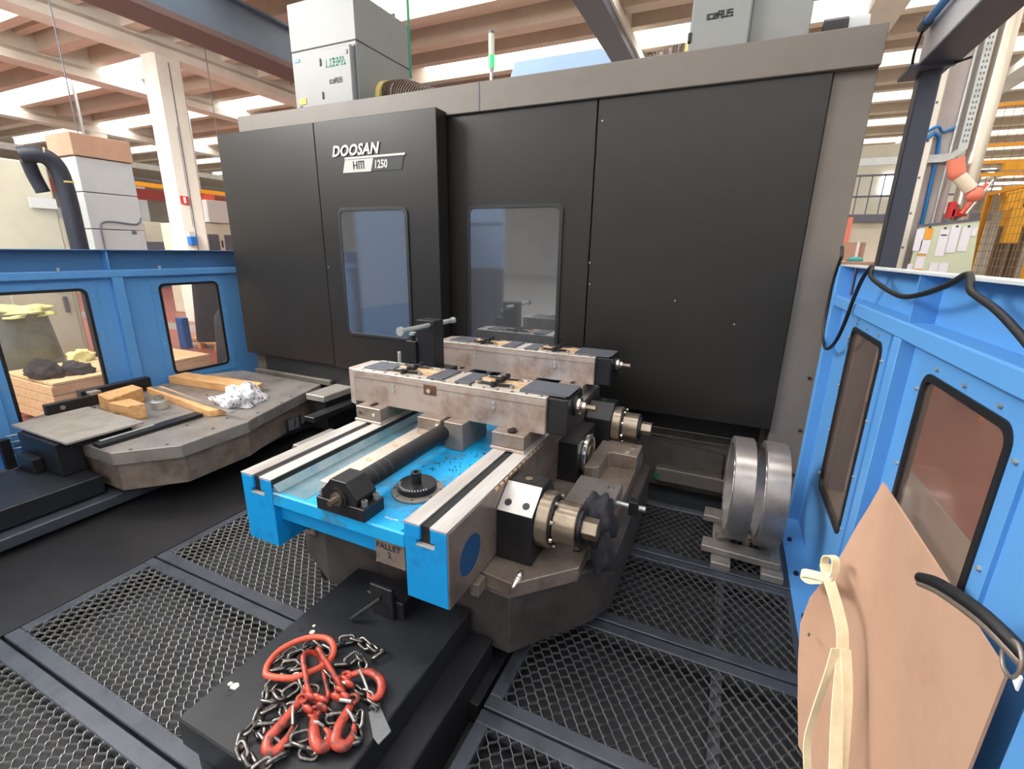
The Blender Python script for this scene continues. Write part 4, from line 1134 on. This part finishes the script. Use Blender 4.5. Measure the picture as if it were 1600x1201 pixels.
MB().tube([Vector((-.93 + .014 * math.cos(R(30 * i)), .935, ZP + .022 + .012 * math.sin(R(30 * i)))) for i in range(12)], .004, 6, closed=True).build('tag_ring', M['zinc'], sl)

# ------------------------------------------------------------------ two steel rings on slotted blocks, right
def ring_thing(x0, x1, yc, zc, label, tw):
    t = thing('steel_ring', label, 'steel ring', ((x0 + x1) / 2, yc, zc - .317), 'large steel rings')
    r, ri = .317, .262
    n = 64
    MB().cyl((x0, yc, zc), (x1, yc, zc), r, n, r_in=ri).build('ring_body', M['ringsteel'], t, smooth=True, bevel=.003)
    MB().cyl((x0 - .002, yc, zc), (x0 + .006, yc, zc), ri + .012, 48, r_in=ri).build('inner_edge', M['chrome'], t, smooth=True)
    t.rotation_euler = (0, 0, R(tw))
    return t
M['ringsteel'] = mat('turned_ring_steel', (176, 170, 166), .30, .75, (128, 122, 120), 4, .8, .4, .75, bump=.03, bscale=60)
ring_thing(.150, .262, 2.97, .406, 'left one of the two large steel rings standing on the grating', 3)
ring_thing(.318, .436, 2.97, .406, 'right one of the two large steel rings, nearest the blue wall', 2)
def block(x0, x1, y0, y1, z0, z1, label, a=0):
    return MB().obox(((x0 + x1) / 2, (y0 + y1) / 2, (z0 + z1) / 2), (x1 - x0, y1 - y0, z1 - z0), (0, 0, R(a))).build('support_bar', M['castgrey'], label=label, cat='steel bar', group=None, bevel=.004)
block(.105, .215, 2.66, 3.30, .001, .045, 'left lower steel bar running under both rings front to back')
block(.375, .49, 2.67, 3.30, .001, .045, 'right lower steel bar running under both rings front to back')
block(.045, .475, 2.74, 2.85, .046, .088, 'front crosswise steel bar below the two steel rings', -2)
block(.04, .45, 3.11, 3.24, .046, .09, 'rear crosswise steel bar behind the two steel rings', -2)
for (x, y) in ((.14, 2.84), (.29, 2.85), (.30, 2.90)):
    MB().obox((x, y + .02, .105), (.035, .05, .032), (0, 0, .2)).build('wedge', M['brownsteel'], label='small brown wedge at the foot of the %s' % {.14: 'left steel ring', .29: 'gap between the rings', .30: 'right steel ring'}[x], cat='wedge', bevel=.003)

# ------------------------------------------------------------------ cardboard sheet, strap, cables on the right wall
rows = [(1.03, 1.915, .582, 1.905, 1.055), (.94, 1.91, .562, 1.895, 1.055), (.85, 1.905, .538, 1.89, 1.055), (.74, 1.90, .515, 1.875, 1.055), (.64, 1.90, .492, 1.86, 1.055),
        (.5, 1.90, .445, 1.835, 1.055), (.38, 1.89, .431, 1.78, 1.055), (.26, 1.83, .436, 1.66, 1.055), (.14, 1.74, .445, 1.48, 1.055), (.02, 1.66, .458, 1.30, 1.055)]
cb = thing('cardboard_sheet', 'large brown cardboard sheet leaning on the right guard wall', 'cardboard', (.55, 1.4, 0))
vs = []; nc = 17
for z, yl, xl, yc, yr in rows:
    bulge = .582 - xl; w = (yl - yc) + .12
    for i in range(nc):
        t = (i / (nc - 1)) ** 1.4
        y = yl + (yr - yl) * t
        u = min(1, (yl - y) / w)
        vs.append((.582 - bulge * (1 - u) ** 1.6, y, z))
nv = len(vs)
vs2 = [(x + .006, y, z) for x, y, z in vs]
fs = []; nr = len(rows)
for i in range(nr - 1):
    for j in range(nc - 1):
        a = i * nc + j
        fs += [(a, a + 1, a + nc + 1, a + nc), (nv + a, nv + a + nc, nv + a + nc + 1, nv + a + 1)]
bd = [j for j in range(nc)] + [i * nc + nc - 1 for i in range(1, nr)] + [(nr - 1) * nc + j for j in range(nc - 2, -1, -1)] + [i * nc for i in range(nr - 2, 0, -1)]
for k in range(len(bd)):
    p, q = bd[k], bd[(k + 1) % len(bd)]
    fs.append((p, nv + p, nv + q, q))
MB().add(vs + vs2, fs).build('sheet', M['card'], cb, smooth=True)
MB().cyl((.45, 1.81, .40), (.446, 1.81, .401), .007, 8).build('punched_hole', M['brownsteel'], cb)

def ribbon(mb, pts, w, side, th=.0022):
    vs = []
    for i, p in enumerate(pts):
        p = Vector(p); s = Vector(side[i] if isinstance(side, list) else side).normalized()
        q = Vector(pts[min(i + 1, len(pts) - 1)]) - Vector(pts[max(i - 1, 0)])
        nrm = q.normalized().cross(s).normalized()
        ww = w[i] if isinstance(w, list) else w
        for a, b in ((-1, -1), (1, -1), (1, 1), (-1, 1)):
            vs.append(p + s * ww / 2 * a + nrm * th * b)
    fs = [(0, 1, 2, 3)]
    for i in range(len(pts) - 1):
        for k in range(4):
            l = (k + 1) % 4
            fs.append((i * 4 + k, i * 4 + l, i * 4 + 4 + l, i * 4 + 4 + k))
    m = (len(pts) - 1) * 4
    fs.append((m + 3, m + 2, m + 1, m))
    mb.add(vs, fs)
sp = thing('strap', 'cream webbing strap knotted over the cardboard sheet', 'strap', (.49, 1.6, .05))
S = lambda a: smooth_path(a, 4)
SD = (.88, .47, 0)
mb = MB(); ribbon(mb, S([(.452, 1.83, .705), (.46, 1.80, .68), (.47, 1.76, .655), (.485, 1.72, .62), (.50, 1.66, .57), (.50, 1.60, .51), (.49, 1.52, .44), (.485, 1.44, .36), (.48, 1.34, .27), (.47, 1.24, .17), (.462, 1.16, .08)]), .042, SD); mb.build('strap_band', M['strap'], sp, smooth=True)
mb = MB(); ribbon(mb, S([(.475, 1.60, .54), (.462, 1.56, .475), (.448, 1.53, .40), (.438, 1.51, .32), (.43, 1.48, .24), (.440, 1.42, .15), (.45, 1.36, .06)]), .026, SD); mb.build('strap_band', M['strap'], sp, smooth=True)
mb = MB(); ribbon(mb, S([(.51, 1.62, .53), (.515, 1.54, .45), (.512, 1.47, .37), (.506, 1.40, .29), (.50, 1.32, .20), (.49, 1.24, .09)]), .036, SD); mb.build('strap_band', M['strap'], sp, smooth=True)
mb = MB(); ribbon(mb, S([(.462, 1.80, .67), (.452, 1.84, .70), (.455, 1.84, .735), (.475, 1.82, .742), (.478, 1.80, .70), (.47, 1.79, .67)]), .030, SD); mb.build('strap_loop', M['strap'], sp, smooth=True)
mb = MB(); ribbon(mb, S([(.465, 1.80, .665), (.44, 1.83, .65), (.405, 1.86, .63), (.395, 1.87, .612), (.42, 1.85, .610), (.455, 1.82, .645)]), .030, (.1, .5, 1)); mb.build('strap_loop', M['strap'], sp, smooth=True)
MB().sphere((.465, 1.80, .662), .022, 10, 8, (.8, 1, 1.2)).build('knot', M['strap'], sp, smooth='all')

cp = [(-.0, 3.49, 1.853), (0, 3.45, 1.798), (0, 3.49, 1.753), (0, 3.55, 1.637), (0, 3.57, 1.47), (0, 3.52, 1.309), (0, 3.36, 1.253), (0, 3.149, 1.325), (0, 3.016, 1.452), (0, 2.925, 1.595), (.0, 2.83, 1.70), (.012, 2.76, 1.757), (0, 2.70, 1.715), (-.0, 2.527, 1.685), (0, 2.279, 1.662), (0, 2.129, 1.664), (0, 1.957, 1.69), (.005, 1.819, 1.725), (.012, 1.73, 1.757), (.0, 1.66, 1.72), (0, 1.608, 1.705), (0, 1.491, 1.681), (0, 1.359, 1.64), (0, 1.2, 1.58), (0, 1.0, 1.50)]
MB().tube(smooth_path([(.583 + x, y, z) for x, y, z in cp], 5), .0095, 8).build('power_cable', M['black'], label='black cable draped along the top of the right blue guard wall', cat='cable', smooth='all')
hk = thing('cable_hook', 'black hose hook with a wire ring beside the cardboard sheet at the right edge', 'hook', (.52, 1.0, 1.0))
MB().tube(smooth_path([(.46, 1.16, 1.128), (.465, 1.11, 1.155), (.475, 1.04, 1.178), (.49, .97, 1.19), (.51, .90, 1.185), (.54, .80, 1.17), (.57, .70, 1.16)], 5), .012, 10).build('hose', M['black'], hk, smooth='all')
MB().tube(smooth_path([(.46, 1.157, 1.117), (.468, 1.105, 1.140), (.478, 1.035, 1.161), (.493, .965, 1.172), (.513, .895, 1.166), (.543, .795, 1.15)], 5), .008, 8).build('hose', M['brownsteel'], hk, smooth='all')
MB().tube([(.50, .905 + .026 * math.cos(R(20 * i)), 1.168 + .030 * math.sin(R(20 * i))) for i in range(18)], .0035, 8, closed=True).build('wire_ring', M['brownsteel'], hk, smooth='all')
MB().prism([(.872, 1.135), (.886, 1.14), (.886, 1.165), (.872, 1.16)], 'x', .50, .503).build('label_tag', M['paper'], hk)

# ------------------------------------------------------------------ left background
tc = thing('filter_cabinet', 'tall pale grey filter cabinet behind the left guard wall with a cable on its front', 'cabinet', (-8.8, 4.2, FZ))
for z0, z1 in ((FZ, 1.2), (1.21, 2.0), (2.01, 2.50), (2.51, 2.97)):
    B(-9.1, -8.5, 3.9, 4.60, z0, z1).build('section', M['palegrey'], tc, bevel=.008)
MB().tube(smooth_path([(-8.49, 4.02, 1.6), (-8.49, 4.02, 2.0), (-8.49, 4.06, 2.10), (-8.49, 4.2, 2.12), (-8.49, 4.5, 2.10), (-8.49, 4.58, 2.2)], 4), .012, 6).build('cable', M['slate'], tc)
B(-8.5, -8.49, 4.42, 4.48, 1.95, 2.0).build('latch', M['slate'], tc)
B(-9.1, -9.02, 3.895, 3.9, 2.1, 2.13).build('small_label', M['green'], tc)
B(-9.12, -8.48, 3.88, 4.62, 2.98, 3.27).build('wooden_box', M['card'], label='brown box lying on top of the tall pale grey cabinet', cat='box', bevel=.006)
cm = thing('beige_machine', 'large cream machine enclosure behind the left guard wall at the far left', 'machine', (-9.6, 2.8, FZ))
B(-10.6, -9.2, .5, 3.86, .0, 2.9).build('enclosure', M['cream'], cm, bevel=.02)
B(-9.22, -9.19, 3.1, 3.80, .12, 1.42).build('door', M['cream'], cm, bevel=.01)
B(-9.2, -9.17, 3.66, 3.72, .78, 1.02).build('handle', M['slate'], cm, bevel=.01)
MB().cyl((-9.2, 3.65, 1.14), (-9.18, 3.65, 1.14), .06, 18).build('dial', M['galv'], cm)
B(-9.2, -9.18, 3.5, 3.52, 1.1, 1.25).build('door_gap', M['slate'], cm)
B(-9.18, -9.15, 3.55, 3.85, 2.28, 2.42).build('name_sign', M['white'], cm)
B(-10.5, -9.3, .6, 3.8, FZ, .0).build('plinth', M['slate'], cm)
dh = thing('air_duct', 'fat black bent air duct in front of the cream machine', 'duct', (-8.0, 3.4, 1.0))
MB().tube(smooth_path([(-8.0, 3.50, FZ), (-8.0, 3.50, 1.8), (-8.0, 3.49, 2.5), (-8.0, 3.44, 2.76), (-8.02, 3.32, 2.85), (-8.1, 3.16, 2.82)], 6), .098, 16).build('duct', M['hose'], dh, smooth='all')
MB().tube(smooth_path([(-8.1, 3.22, 2.78), (-8.15, 3.27, 2.6), (-8.15, 3.32, 2.42)], 6), .075, 14).build('duct_end', M['hose'], dh, smooth='all')
for p, q in (((-8.0, 3.495, 2.55), (-8.0, 3.494, 2.57)), ((-8.015, 3.36, 2.845), (-8.02, 3.345, 2.848))):
    MB().cyl(p, q, .102, 16).build('duct_band', M['bandyellow'], dh)
# wooden crate just outside the guard, with a black cloth
cr = thing('wooden_crate', 'pale wooden crate just outside the left guard window with black cloth on it', 'crate', (-6.9, 3.0, FZ))
def slats(x0, x1, y0, y1, z, n, along):
    for i in range(n):
        if along == 'y':
            w = (y1 - y0) / n; B(x0, x1, y0 + i * w + .004, y0 + (i + 1) * w - .004, z, z + .03).build('board', M['woodlight'], cr, bevel=.003)
        else:
            w = (x1 - x0) / n; B(x0 + i * w + .004, x0 + (i + 1) * w - .004, y0, y1, z, z + .03).build('board', M['woodlight'], cr, bevel=.003)
slats(-7.5, -6.42, 2.30, 4.0, .33, 5, 'x')
for i in range(4):
    z0 = FZ + .1 + i * .108
    B(-6.45, -6.42, 2.30, 4.0, z0, z0 + .10).build('board', M['woodlight'], cr, bevel=.003)
    B(-7.5, -6.42, 2.28, 2.305, z0, z0 + .10).build('board', M['woodlight'], cr, bevel=.003)
for y in (2.5, 3.15, 3.8):
    B(-7.5, -6.42, y - .06, y + .06, FZ, FZ + .1).build('runner', M['woodlight'], cr)
crumple('black_cloth', (-6.85, 2.42, .362), (.20, .14, .26), M['blackcloth'], 2.2, 'black cloth bundle lying on the pale wooden crate', 'cloth', rough=.5, flat=.5)
crumple('black_cloth', (-6.75, 2.66, .362), (.16, .13, .2), M['blackcloth'], 6.2, 'smaller black cloth bundle next to the larger one on the crate', 'cloth', rough=.5, flat=.5)
bgt = thing('wrapped_drum', 'olive plastic wrapped drum behind the crate, under a pale yellow cloth', 'drum', (-7.6, 2.6, FZ))
mb = MB(); vs = []
mb.cyl((-7.98, 2.62, FZ), (-7.98, 2.60, .98), .47, 24, r2=.36); mb.build('wrapped_body', M['bag'], bgt, smooth=True)
crumple('yellow_cloth', (-7.98, 2.60, .93), (.34, .42, .2), M['yellowcloth'], 1.3, 'pale yellow cloth lying over the wrapped drum', 'cloth', rough=.5, flat=.5)
crumple('yellow_cloth', (-7.40, 2.98, .362), (.10, .12, .2), M['yellowcloth'], 4.3, 'small pale yellow cloth at the foot of the wrapped drum', 'cloth', rough=.5, flat=.6)
# wrapped load on a pallet, seen through the second left window
pt = thing('wooden_pallet', 'wooden pallet on the red floor seen through the right hand window of the left guard', 'pallet', (-9.6, 6.05, FZ))
for i in range(5):
    B(-10.1, -9.0, 5.78 + i * .16, 5.90 + i * .16, FZ + .12, FZ + .145).build('board', M['wood'], pt)
for y in (5.82, 6.12, 6.45):
    for x in (-10.05, -9.6, -9.1):
        B(x, x + .1, y - .05, y + .05, FZ, FZ + .12).build('block', M['wood'], pt)
wl = MB(); wl.cyl((-9.5, 6.1, FZ + .145), (-9.5, 6.1, 1.15), .34, 18, r2=.26)
wl.build('wrapped_load', M['hose'], label='tall dark plastic wrapped load standing on the wooden pallet', cat='load', smooth=True)
tw = thing('black_cover', 'black plastic covered machine part close to the left guard window', 'cover', (-6.3, 4.1, FZ))
mb = MB(); mb.cyl((-6.35, 4.36, FZ), (-6.4, 4.42, .75), .30, 16, r2=.26); mb.build('cover', M['hose'], tw, smooth=True)
MB().sphere((-6.4, 4.42, .75), .26, 14, 8).build('cover_top', M['hose'], tw, smooth='all')
B(-9.9, -9.7, 5.60, 5.74, FZ, .42).build('blue_bin', M['bluebox'], label='blue metal bin next to the dark wrapped load', cat='bin', bevel=.01)
B(-12.5, -12.1, 7.8, 8.7, FZ, 1.2).build('white_cabinet', M['white'], label='white cabinet behind the dark wrapped load', cat='cabinet', bevel=.01)
# machines far back, seen above the left guard between cabinet and column
fm = thing('beige_machine', 'far beige machine with dark window beside the dark machine panel', 'machine', (-14.6, 9.7, FZ))
B(-15.6, -14.0, 8.9, 11.2, FZ, 2.42).build('enclosure', M['cream'], fm, bevel=.02)
B(-14.01, -13.98, 9.22, 9.56, 1.55, 2.12).build('window_pane', M['slate'], fm, bevel=.02)
B(-14.01, -13.98, 9.72, 10.2, 1.55, 2.12).build('window_pane', M['slate'], fm, bevel=.02)
B(-14.01, -13.97, 9.62, 9.65, 1.75, 1.95).build('handle', M['ink'], fm)
B(-14.6, -13.9, 9.28, 9.90, 2.45, 3.06).build('filter_unit', M['white'], label='white filter unit on top of the far beige machine', cat='filter unit', bevel=.01)
B(-14.0, -13.85, 8.86, 9.14, 1.2, 2.0).build('control_cabinet', M['palegrey'], label='pale control cabinet between the white column and the far beige machine', cat='cabinet', bevel=.01)
f2 = thing('yellow_lit_machine', 'far cream machine with slanted dark and amber openings left of the column', 'machine', (-26.5, 13.4, FZ))
B(-28.5, -26.0, 11.8, 14.9, FZ, 2.86).build('enclosure', M['cream'], f2, bevel=.02)
B(-26.02, -25.95, 13.03, 13.41, 1.33, 2.75).build('opening', M['ink'], f2)
B(-26.02, -25.95, 13.6, 13.87, 1.65, 2.75).build('opening', M['amber'], f2)
B(-26.0, -25.92, 14.06, 14.7, 1.42, 2.75).build('guard', M['cream'], f2, bevel=.01)
f3 = thing('control_cabinet', 'far grey control cabinet with dark screen left of the white column', 'cabinet', (-27.2, 13.7, 2.86))
B(-28.3, -27.0, 12.5, 15.0, 2.86, 4.6).build('housing', M['palegrey'], f3, bevel=.01)
B(-27.0, -26.95, 12.7, 13.2, 3.1, 3.8).build('screen', M['slate'], f3)
B(-27.0, -26.9, 14.0, 14.5, 3.0, 4.1).build('screen_frame', M['slate'], f3)
B(-25.4, -25.1, 12.6, 13.0, FZ, 1.93).build('red_stand', M['salmon'], label='bright red stand in front of the far cream machine', cat='stand')
B(-24.9, -24.6, 13.3, 14.7, FZ, 1.93).build('grey_screen', M['slate'], label='dark grey partition in front of the far cream machine', cat='partition')
og = thing('orange_gantry', 'orange overhead rail with trolley far behind the white column', 'crane', (-19, 13, 3.5))
B(-19.0, -18.8, 8, 18, 3.72, 3.86).build('girder', M['orangeframe'], og)
for y in (12.4, 9.0):
    B(-18.93, -18.87, y, y + .06, 3.86, 6.95).build('hanger', M['palegrey'], og)
B(-19.05, -18.8, 12.5, 12.9, 3.5, 3.72).build('trolley', M['orange'], og)
for i, (x, y, w, h, m, lb) in enumerate(((-33, 15, 2.4, 3.6, 'palegrey', 'far pale tall cabinet left of the column'), (-34, 20, 3.6, 3.1, 'cream', 'far cream cabinet beyond the orange rail'), (-31, 25, 3.0, 2.8, 'palegrey', 'far pale cabinet right of the orange rail'))):
    B(x - .5, x + .5, y - w / 2, y + w / 2, FZ, h).build('tool_cabinet', M[m], label=lb, cat='cabinet', bevel=.02)

# ------------------------------------------------------------------ right background
S8 = 8 / 6
rc = thing('concrete_column', 'pale column with cable tray and round tube right of the dark slate post', 'column', (2.1, 8.2, FZ))
B(1.93, 2.03, 7.9, 8.4, FZ, 6.9).build('steel_edge', M['column'], rc, bevel=.01)
B(2.03, 2.36, 8.05, 8.4, FZ, 6.9).build('shaft', M['colgrey'], rc, bevel=.01)
for i in range(10):
    MB().cyl((1.98, 7.9, 1.5 + i * .42), (1.98, 7.893, 1.5 + i * .42), .014, 8).build('bolt', M['slate'], rc)
MB().tube([(2.17, 8.03, 1.2), (2.15, 8.03, 2.6), (2.14, 8.03, 3.08), (2.12, 8.03, 3.24), (2.03, 7.9, 3.26), (1.92, 7.88, 3.18)], .022, 8).build('blue_hose', M['bluehose'], rc, smooth='all')
MB().tube(smooth_path([(1.92, 7.88, 3.26), (2.04, 7.88, 3.33), (2.14, 8.02, 3.29), (2.26, 8.03, 3.34)], 4), .016, 8).build('blue_hose', M['bluehose'], rc, smooth='all')
MB().tube([(2.26, 8.03, 1.2), (2.26, 8.03, 2.6), (2.28, 8.03, 6.5)], .018, 8).build('conduit', M['galv'], rc)
tr = thing('cable_tray', 'perforated galvanised cable tray bending from the column towards the machine', 'cable tray', (2.3, 8.0, 2.6))
B(2.31, 2.40, 7.96, 8.0, 3.08, 6.5).build('vertical_tray', M['galv'], tr)
B(1.30, 2.20, 7.96, 8.0, 2.94, 3.03).build('horizontal_tray', M['galv'], tr)
MB().prism([(2.20, 2.94), (2.30, 2.98), (2.40, 3.08), (2.31, 3.08), (2.26, 3.04), (2.20, 3.03)], 'y', 7.96, 8.0).build('bend', M['galv'], tr)
for i in range(40):
    for x in (2.335, 2.365):
        MB().box(x, x + .012, 7.955, 7.96, 3.15 + i * .06, 3.175 + i * .06).build('slot', M['slate'], tr)
tp = thing('round_tube', 'bright round metal tube standing against the column with cable tray', 'tube', (2.55, 8.2, FZ))
MB().cyl((2.53, 8.1, FZ), (2.53, 8.1, 6.85), .095, 24).build('tube', M['pipe'], tp, smooth=True)
fa = thing('extraction_arm', 'cream and salmon jointed extraction arm hanging from a red bracket', 'extraction arm', (2.75, 8.0, 2.0))
pts = [(2.28, 7.85, 2.95), (2.32, 7.85, 2.80), (2.52, 7.9, 2.42), (2.62, 7.9, 2.20), (2.66, 7.9, 2.12), (2.70, 7.9, 1.98)]
MB().cyl(pts[0], pts[1], .085, 16).build('elbow', M['salmon'], fa, smooth=True)
MB().sphere((2.325, 7.85, 2.79), .086, 14, 10).build('elbow', M['salmon'], fa, smooth='all')
MB().cyl((2.35, 7.85, 2.76), (2.50, 7.85, 2.60), .072, 16).build('arm_tube', M['creampipe'], fa, smooth=True)
MB().sphere((2.55, 7.85, 2.54), .088, 14, 10).build('elbow', M['salmon'], fa, smooth='all')
B(2.36, 2.42, 7.9, 8.0, 2.28, 2.47).build('bracket', M['red'], fa)
B(2.40, 2.54, 7.9, 8.0, 2.30, 2.38).build('bracket', M['red'], fa)
MB().tube([(2.47, 7.85, 2.32), (2.64, 7.85, 2.66)], .03, 6).build('strut', M['orange'], fa)
MB().tube([(2.51, 7.83, 2.32), (2.68, 7.83, 2.70)], .016, 6).build('strut', M['galv'], fa)

jb = thing('jib_crane', 'dark slate post with a pale grey box arm and blue tube reaching towards the camera', 'crane', (1.09, 4.62, FZ))
MB().prism([(1.02, 4.58), (1.14, 4.58), (1.14, 4.70), (1.02, 4.70)], 'z', FZ, 3.07).build('post', M['darkpost'], jb, bevel=.006)
B(.93, 1.17, 4.5, 4.78, 3.045, 3.075).build('post_head', M['darkpost'], jb, bevel=.004)
B(1.00, 1.19, 1.8, 4.62, 3.08, 3.32).build('arm', M['armgrey'], jb, bevel=.008)
B(.985, 1.205, 1.8, 4.62, 3.07, 3.085).build('arm_base', M['darkpost'], jb)
MB().cyl((.96, 1.8, 3.30), (.96, 4.45, 3.30), .026, 12).build('blue_tube', M['bluehose'], jb, smooth=True)
MB().cyl((.96, 4.42, 3.30), (.96, 4.52, 3.30), .034, 12).build('tube_end', M['darkpost'], jb)
MB().tube(smooth_path([(.96, 4.5, 3.28), (.95, 4.55, 3.15), (.98, 4.58, 3.06), (1.1, 4.55, 3.05), (1.26, 4.5, 3.08)], 5), .009, 6).build('cable', M['black'], jb)

nbd = thing('notice_board', 'pale green notice board with pinned sheets right of the column', 'notice board', (2.35, 7.7, 1.2))
yb_ = 7.72
bp = [(2.06, 1.30), (2.70, 1.24), (2.62, 2.24), (2.06, 2.16)]
MB().prism(bp, 'y', yb_, yb_ + .03).build('board', M['board'], nbd)
MB().prism([(2.04, 2.16), (2.62, 2.235), (2.62, 2.265), (2.04, 2.19)], 'y', yb_ - .01, yb_ + .03).build('board_edge', M['slate'], nbd)
for (x, z, w, h, m) in ((2.04, 1.88, .08, .26, 'paper'), (2.125, 2.02, .075, .13, 'orangepaper'), (2.11, 1.84, .09, .17, 'paper'), (2.10, 1.825, .09, .02, 'orangepaper'), (2.10, 1.66, .09, .15, 'paper'), (2.10, 1.64, .09, .02, 'orangepaper'),
                         (2.09, 1.45, .10, .18, 'paper'), (2.27, 1.82, .09, .32, 'paper'), (2.37, 1.86, .09, .32, 'paper'), (2.48, 1.88, .085, .29, 'paper'), (2.25, 1.38, .09, .36, 'paper'), (2.345, 1.36, .09, .38, 'paper'), (2.57, 2.06, .05, .10, 'paper'), (2.03, 1.5, .05, .22, 'paper')):
    MB().box(x, x + w, yb_ - .008, yb_ - .003, z, z + h).build('pinned_sheet', M[m], nbd)
for x in (2.12, 2.55):
    B(x, x + .05, yb_ + .03, yb_ + .07, FZ, 2.1).build('leg', M['galv'], nbd)
for (x, z) in ((2.31, 2.15), (2.42, 2.17), (2.53, 2.17), (2.16, 2.16)):
    MB().cyl((x, yb_ - .008, z), (x, yb_ - .02, z), .012, 8).build('pin', M['ink'], nbd)
B(2.285, 2.345, yb_ - .010, yb_ - .008, 2.06, 2.075).build('print_mark', M['ink'], nbd)

# yellow mesh robot fence
yf = thing('mesh_fence', 'yellow framed black mesh fence around a robot cell at the right edge', 'fence', (3.1, 7.5, FZ))
xf = 3.12
for y in (9.1, 7.6, 6.1, 4.6):
    B(xf - .03, xf + .03, y - .03, y + .03, FZ, 2.68).build('fence_post', M['orangeframe'], yf)
for z in (.0, 2.64):
    B(xf - .02, xf + .02, 4.6, 9.1, z, z + .04).build('fence_rail', M['orangeframe'], yf)
for i in range(45):
    y = 4.65 + i * .1
    B(xf - .0025, xf + .0025, y - .0025, y + .0025, 0, 2.64).build('mesh_wire', M['fencewire'], yf)
for i in range(26):
    z = .1 + i * .1
    B(xf - .0025, xf + .0025, 4.6, 9.1, z - .0025, z + .0025).build('mesh_wire', M['fencewire'], yf)
fr = thing('mesh_fence', 'taller yellow mesh fence across the back of the robot cell', 'fence', (4.8, 9.6, FZ))
for x in (2.95, 4.2, 5.5, 6.8):
    B(x - .03, x + .03, 9.57, 9.63, FZ, 3.9).build('fence_post', M['orangeframe'], fr)
for z in (.0, 2.95, 3.12, 3.34, 3.86):
    B(2.95, 6.8, 9.58, 9.62, z, z + .045).build('fence_rail', M['orangeframe'], fr)
for i in range(38):
    B(3.0 + i * .1 - .0025, 3.0 + i * .1 + .0025, 9.597, 9.603, 0, 3.86).build('mesh_wire', M['fencewire'], fr)
for i in range(38):
    B(2.95, 6.8, 9.597, 9.603, .1 + i * .1 - .0025, .1 + i * .1 + .0025).build('mesh_wire', M['fencewire'], fr)
rb = thing('robot_frame', 'yellow steel machine frame with beams behind the mesh fence', 'machine', (4.2, 7.6, FZ))
B(3.17, 5.4, 8.8, 8.95, 2.60, 2.73).build('beam', M['yellow'], rb)
B(3.20, 5.4, 8.7, 8.8, 2.22, 2.42).build('beam', M['yellow'], rb)
B(3.22, 3.36, 8.6, 8.7, 2.0, 2.45).build('beam', M['yellow'], rb)
B(3.20, 3.38, 8.8, 8.95, 2.42, 2.60).build('beam', M['yellow'], rb)
B(3.16, 5.4, 9.0, 9.1, 2.95, 3.04).build('beam', M['yellow'], rb)
for (x, y) in ((3.26, 8.9), (3.42, 8.9), (4.3, 8.4), (4.2, 7.4)):
    B(x, x + .1, y - .07, y + .07, FZ, 2.9 if x > 4 else 2.6).build('upright', M['yellow'] if x > 4 else M['wire'], rb)
B(3.7, 5.0, 7.6, 8.4, .4, 1.5).build('housing', M['brownsteel'], rb, bevel=.02)
MB().cyl((3.7, 7.7, 1.72), (4.6, 7.7, 1.72), .18, 20).build('motor', M['galv'], rb, smooth=True)
for i in range(5):
    B(3.62 + i * .1, 3.69 + i * .1, 7.15, 7.2, 1.18, 1.36).build('bottle_case', M['white'], rb)
    B(3.62 + i * .1, 3.69 + i * .1, 7.15, 7.2, 1.90, 2.0).build('plate', M['white'], rb)
# far right hall: mezzanine, crates, blue tools
mz = thing('mezzanine', 'grey mezzanine with railing far behind between machine and slate post', 'mezzanine', (3, 17.5, FZ))
B(.5, 6.0, 17, 19, 2.75, 2.95).build('deck', M['slate'], mz)
B(.5, 6.0, 17.2, 17.3, FZ, 2.75).build('wall_panel', M['cream'], mz)
for i in range(19):
    B(.6 + i * .29, .625 + i * .29, 17.0, 17.025, 2.95, 4.0).build('baluster', M['slate'], mz)
for z in (3.4, 3.95):
    B(.5, 6.0, 17.0, 17.04, z, z + .05).build('railing', M['slate'], mz)
B(.5, 6, 19.6, 19.7, FZ, 5.2).build('rear_panel', M['cream'], mz)
B(3.95, 4.95, 19.5, 19.6, 3.72, 4.32).build('window_pane', M['distlight'], mz)
rs = thing('red_stand', 'thin red stand far back beside the machine column', 'stand', (2.2, 13.5, FZ))
B(2.26, 2.34, 13.4, 13.5, FZ, 2.65).build('upright', M['salmon'], rs)
B(2.1, 2.4, 13.4, 13.5, 1.9, 1.98).build('cross_bar', M['salmon'], rs)
cbx = thing('cardboard_box', 'long brown cardboard box behind the right guard wall near its corner', 'box', (1.95, 9.2, FZ))
B(1.42, 1.92, 9.0, 9.6, FZ, 1.72).build('carton', M['card'], cbx, bevel=.006)
B(1.40, 1.92, 9.6, 9.7, 1.2, 2.02).build('flap', M['card'], cbx)
B(1.80, 1.83, 9.55, 9.6, 1.7, 2.02).build('white_strip', M['paper'], cbx)
b2 = MB().box(1.0, 1.72, 7.0, 7.5, FZ, 1.74).build('cardboard_box', M['card'], label='lower brown cardboard box standing in front of the long one', cat='box', bevel=.006)
crumple('teal_cap', (1.36, 7.2, 1.74), (.09, .06, .10), M['teal'], 2.9, 'small teal plastic piece lying on the lower cardboard box', 'cap', rough=.1, sub=2)
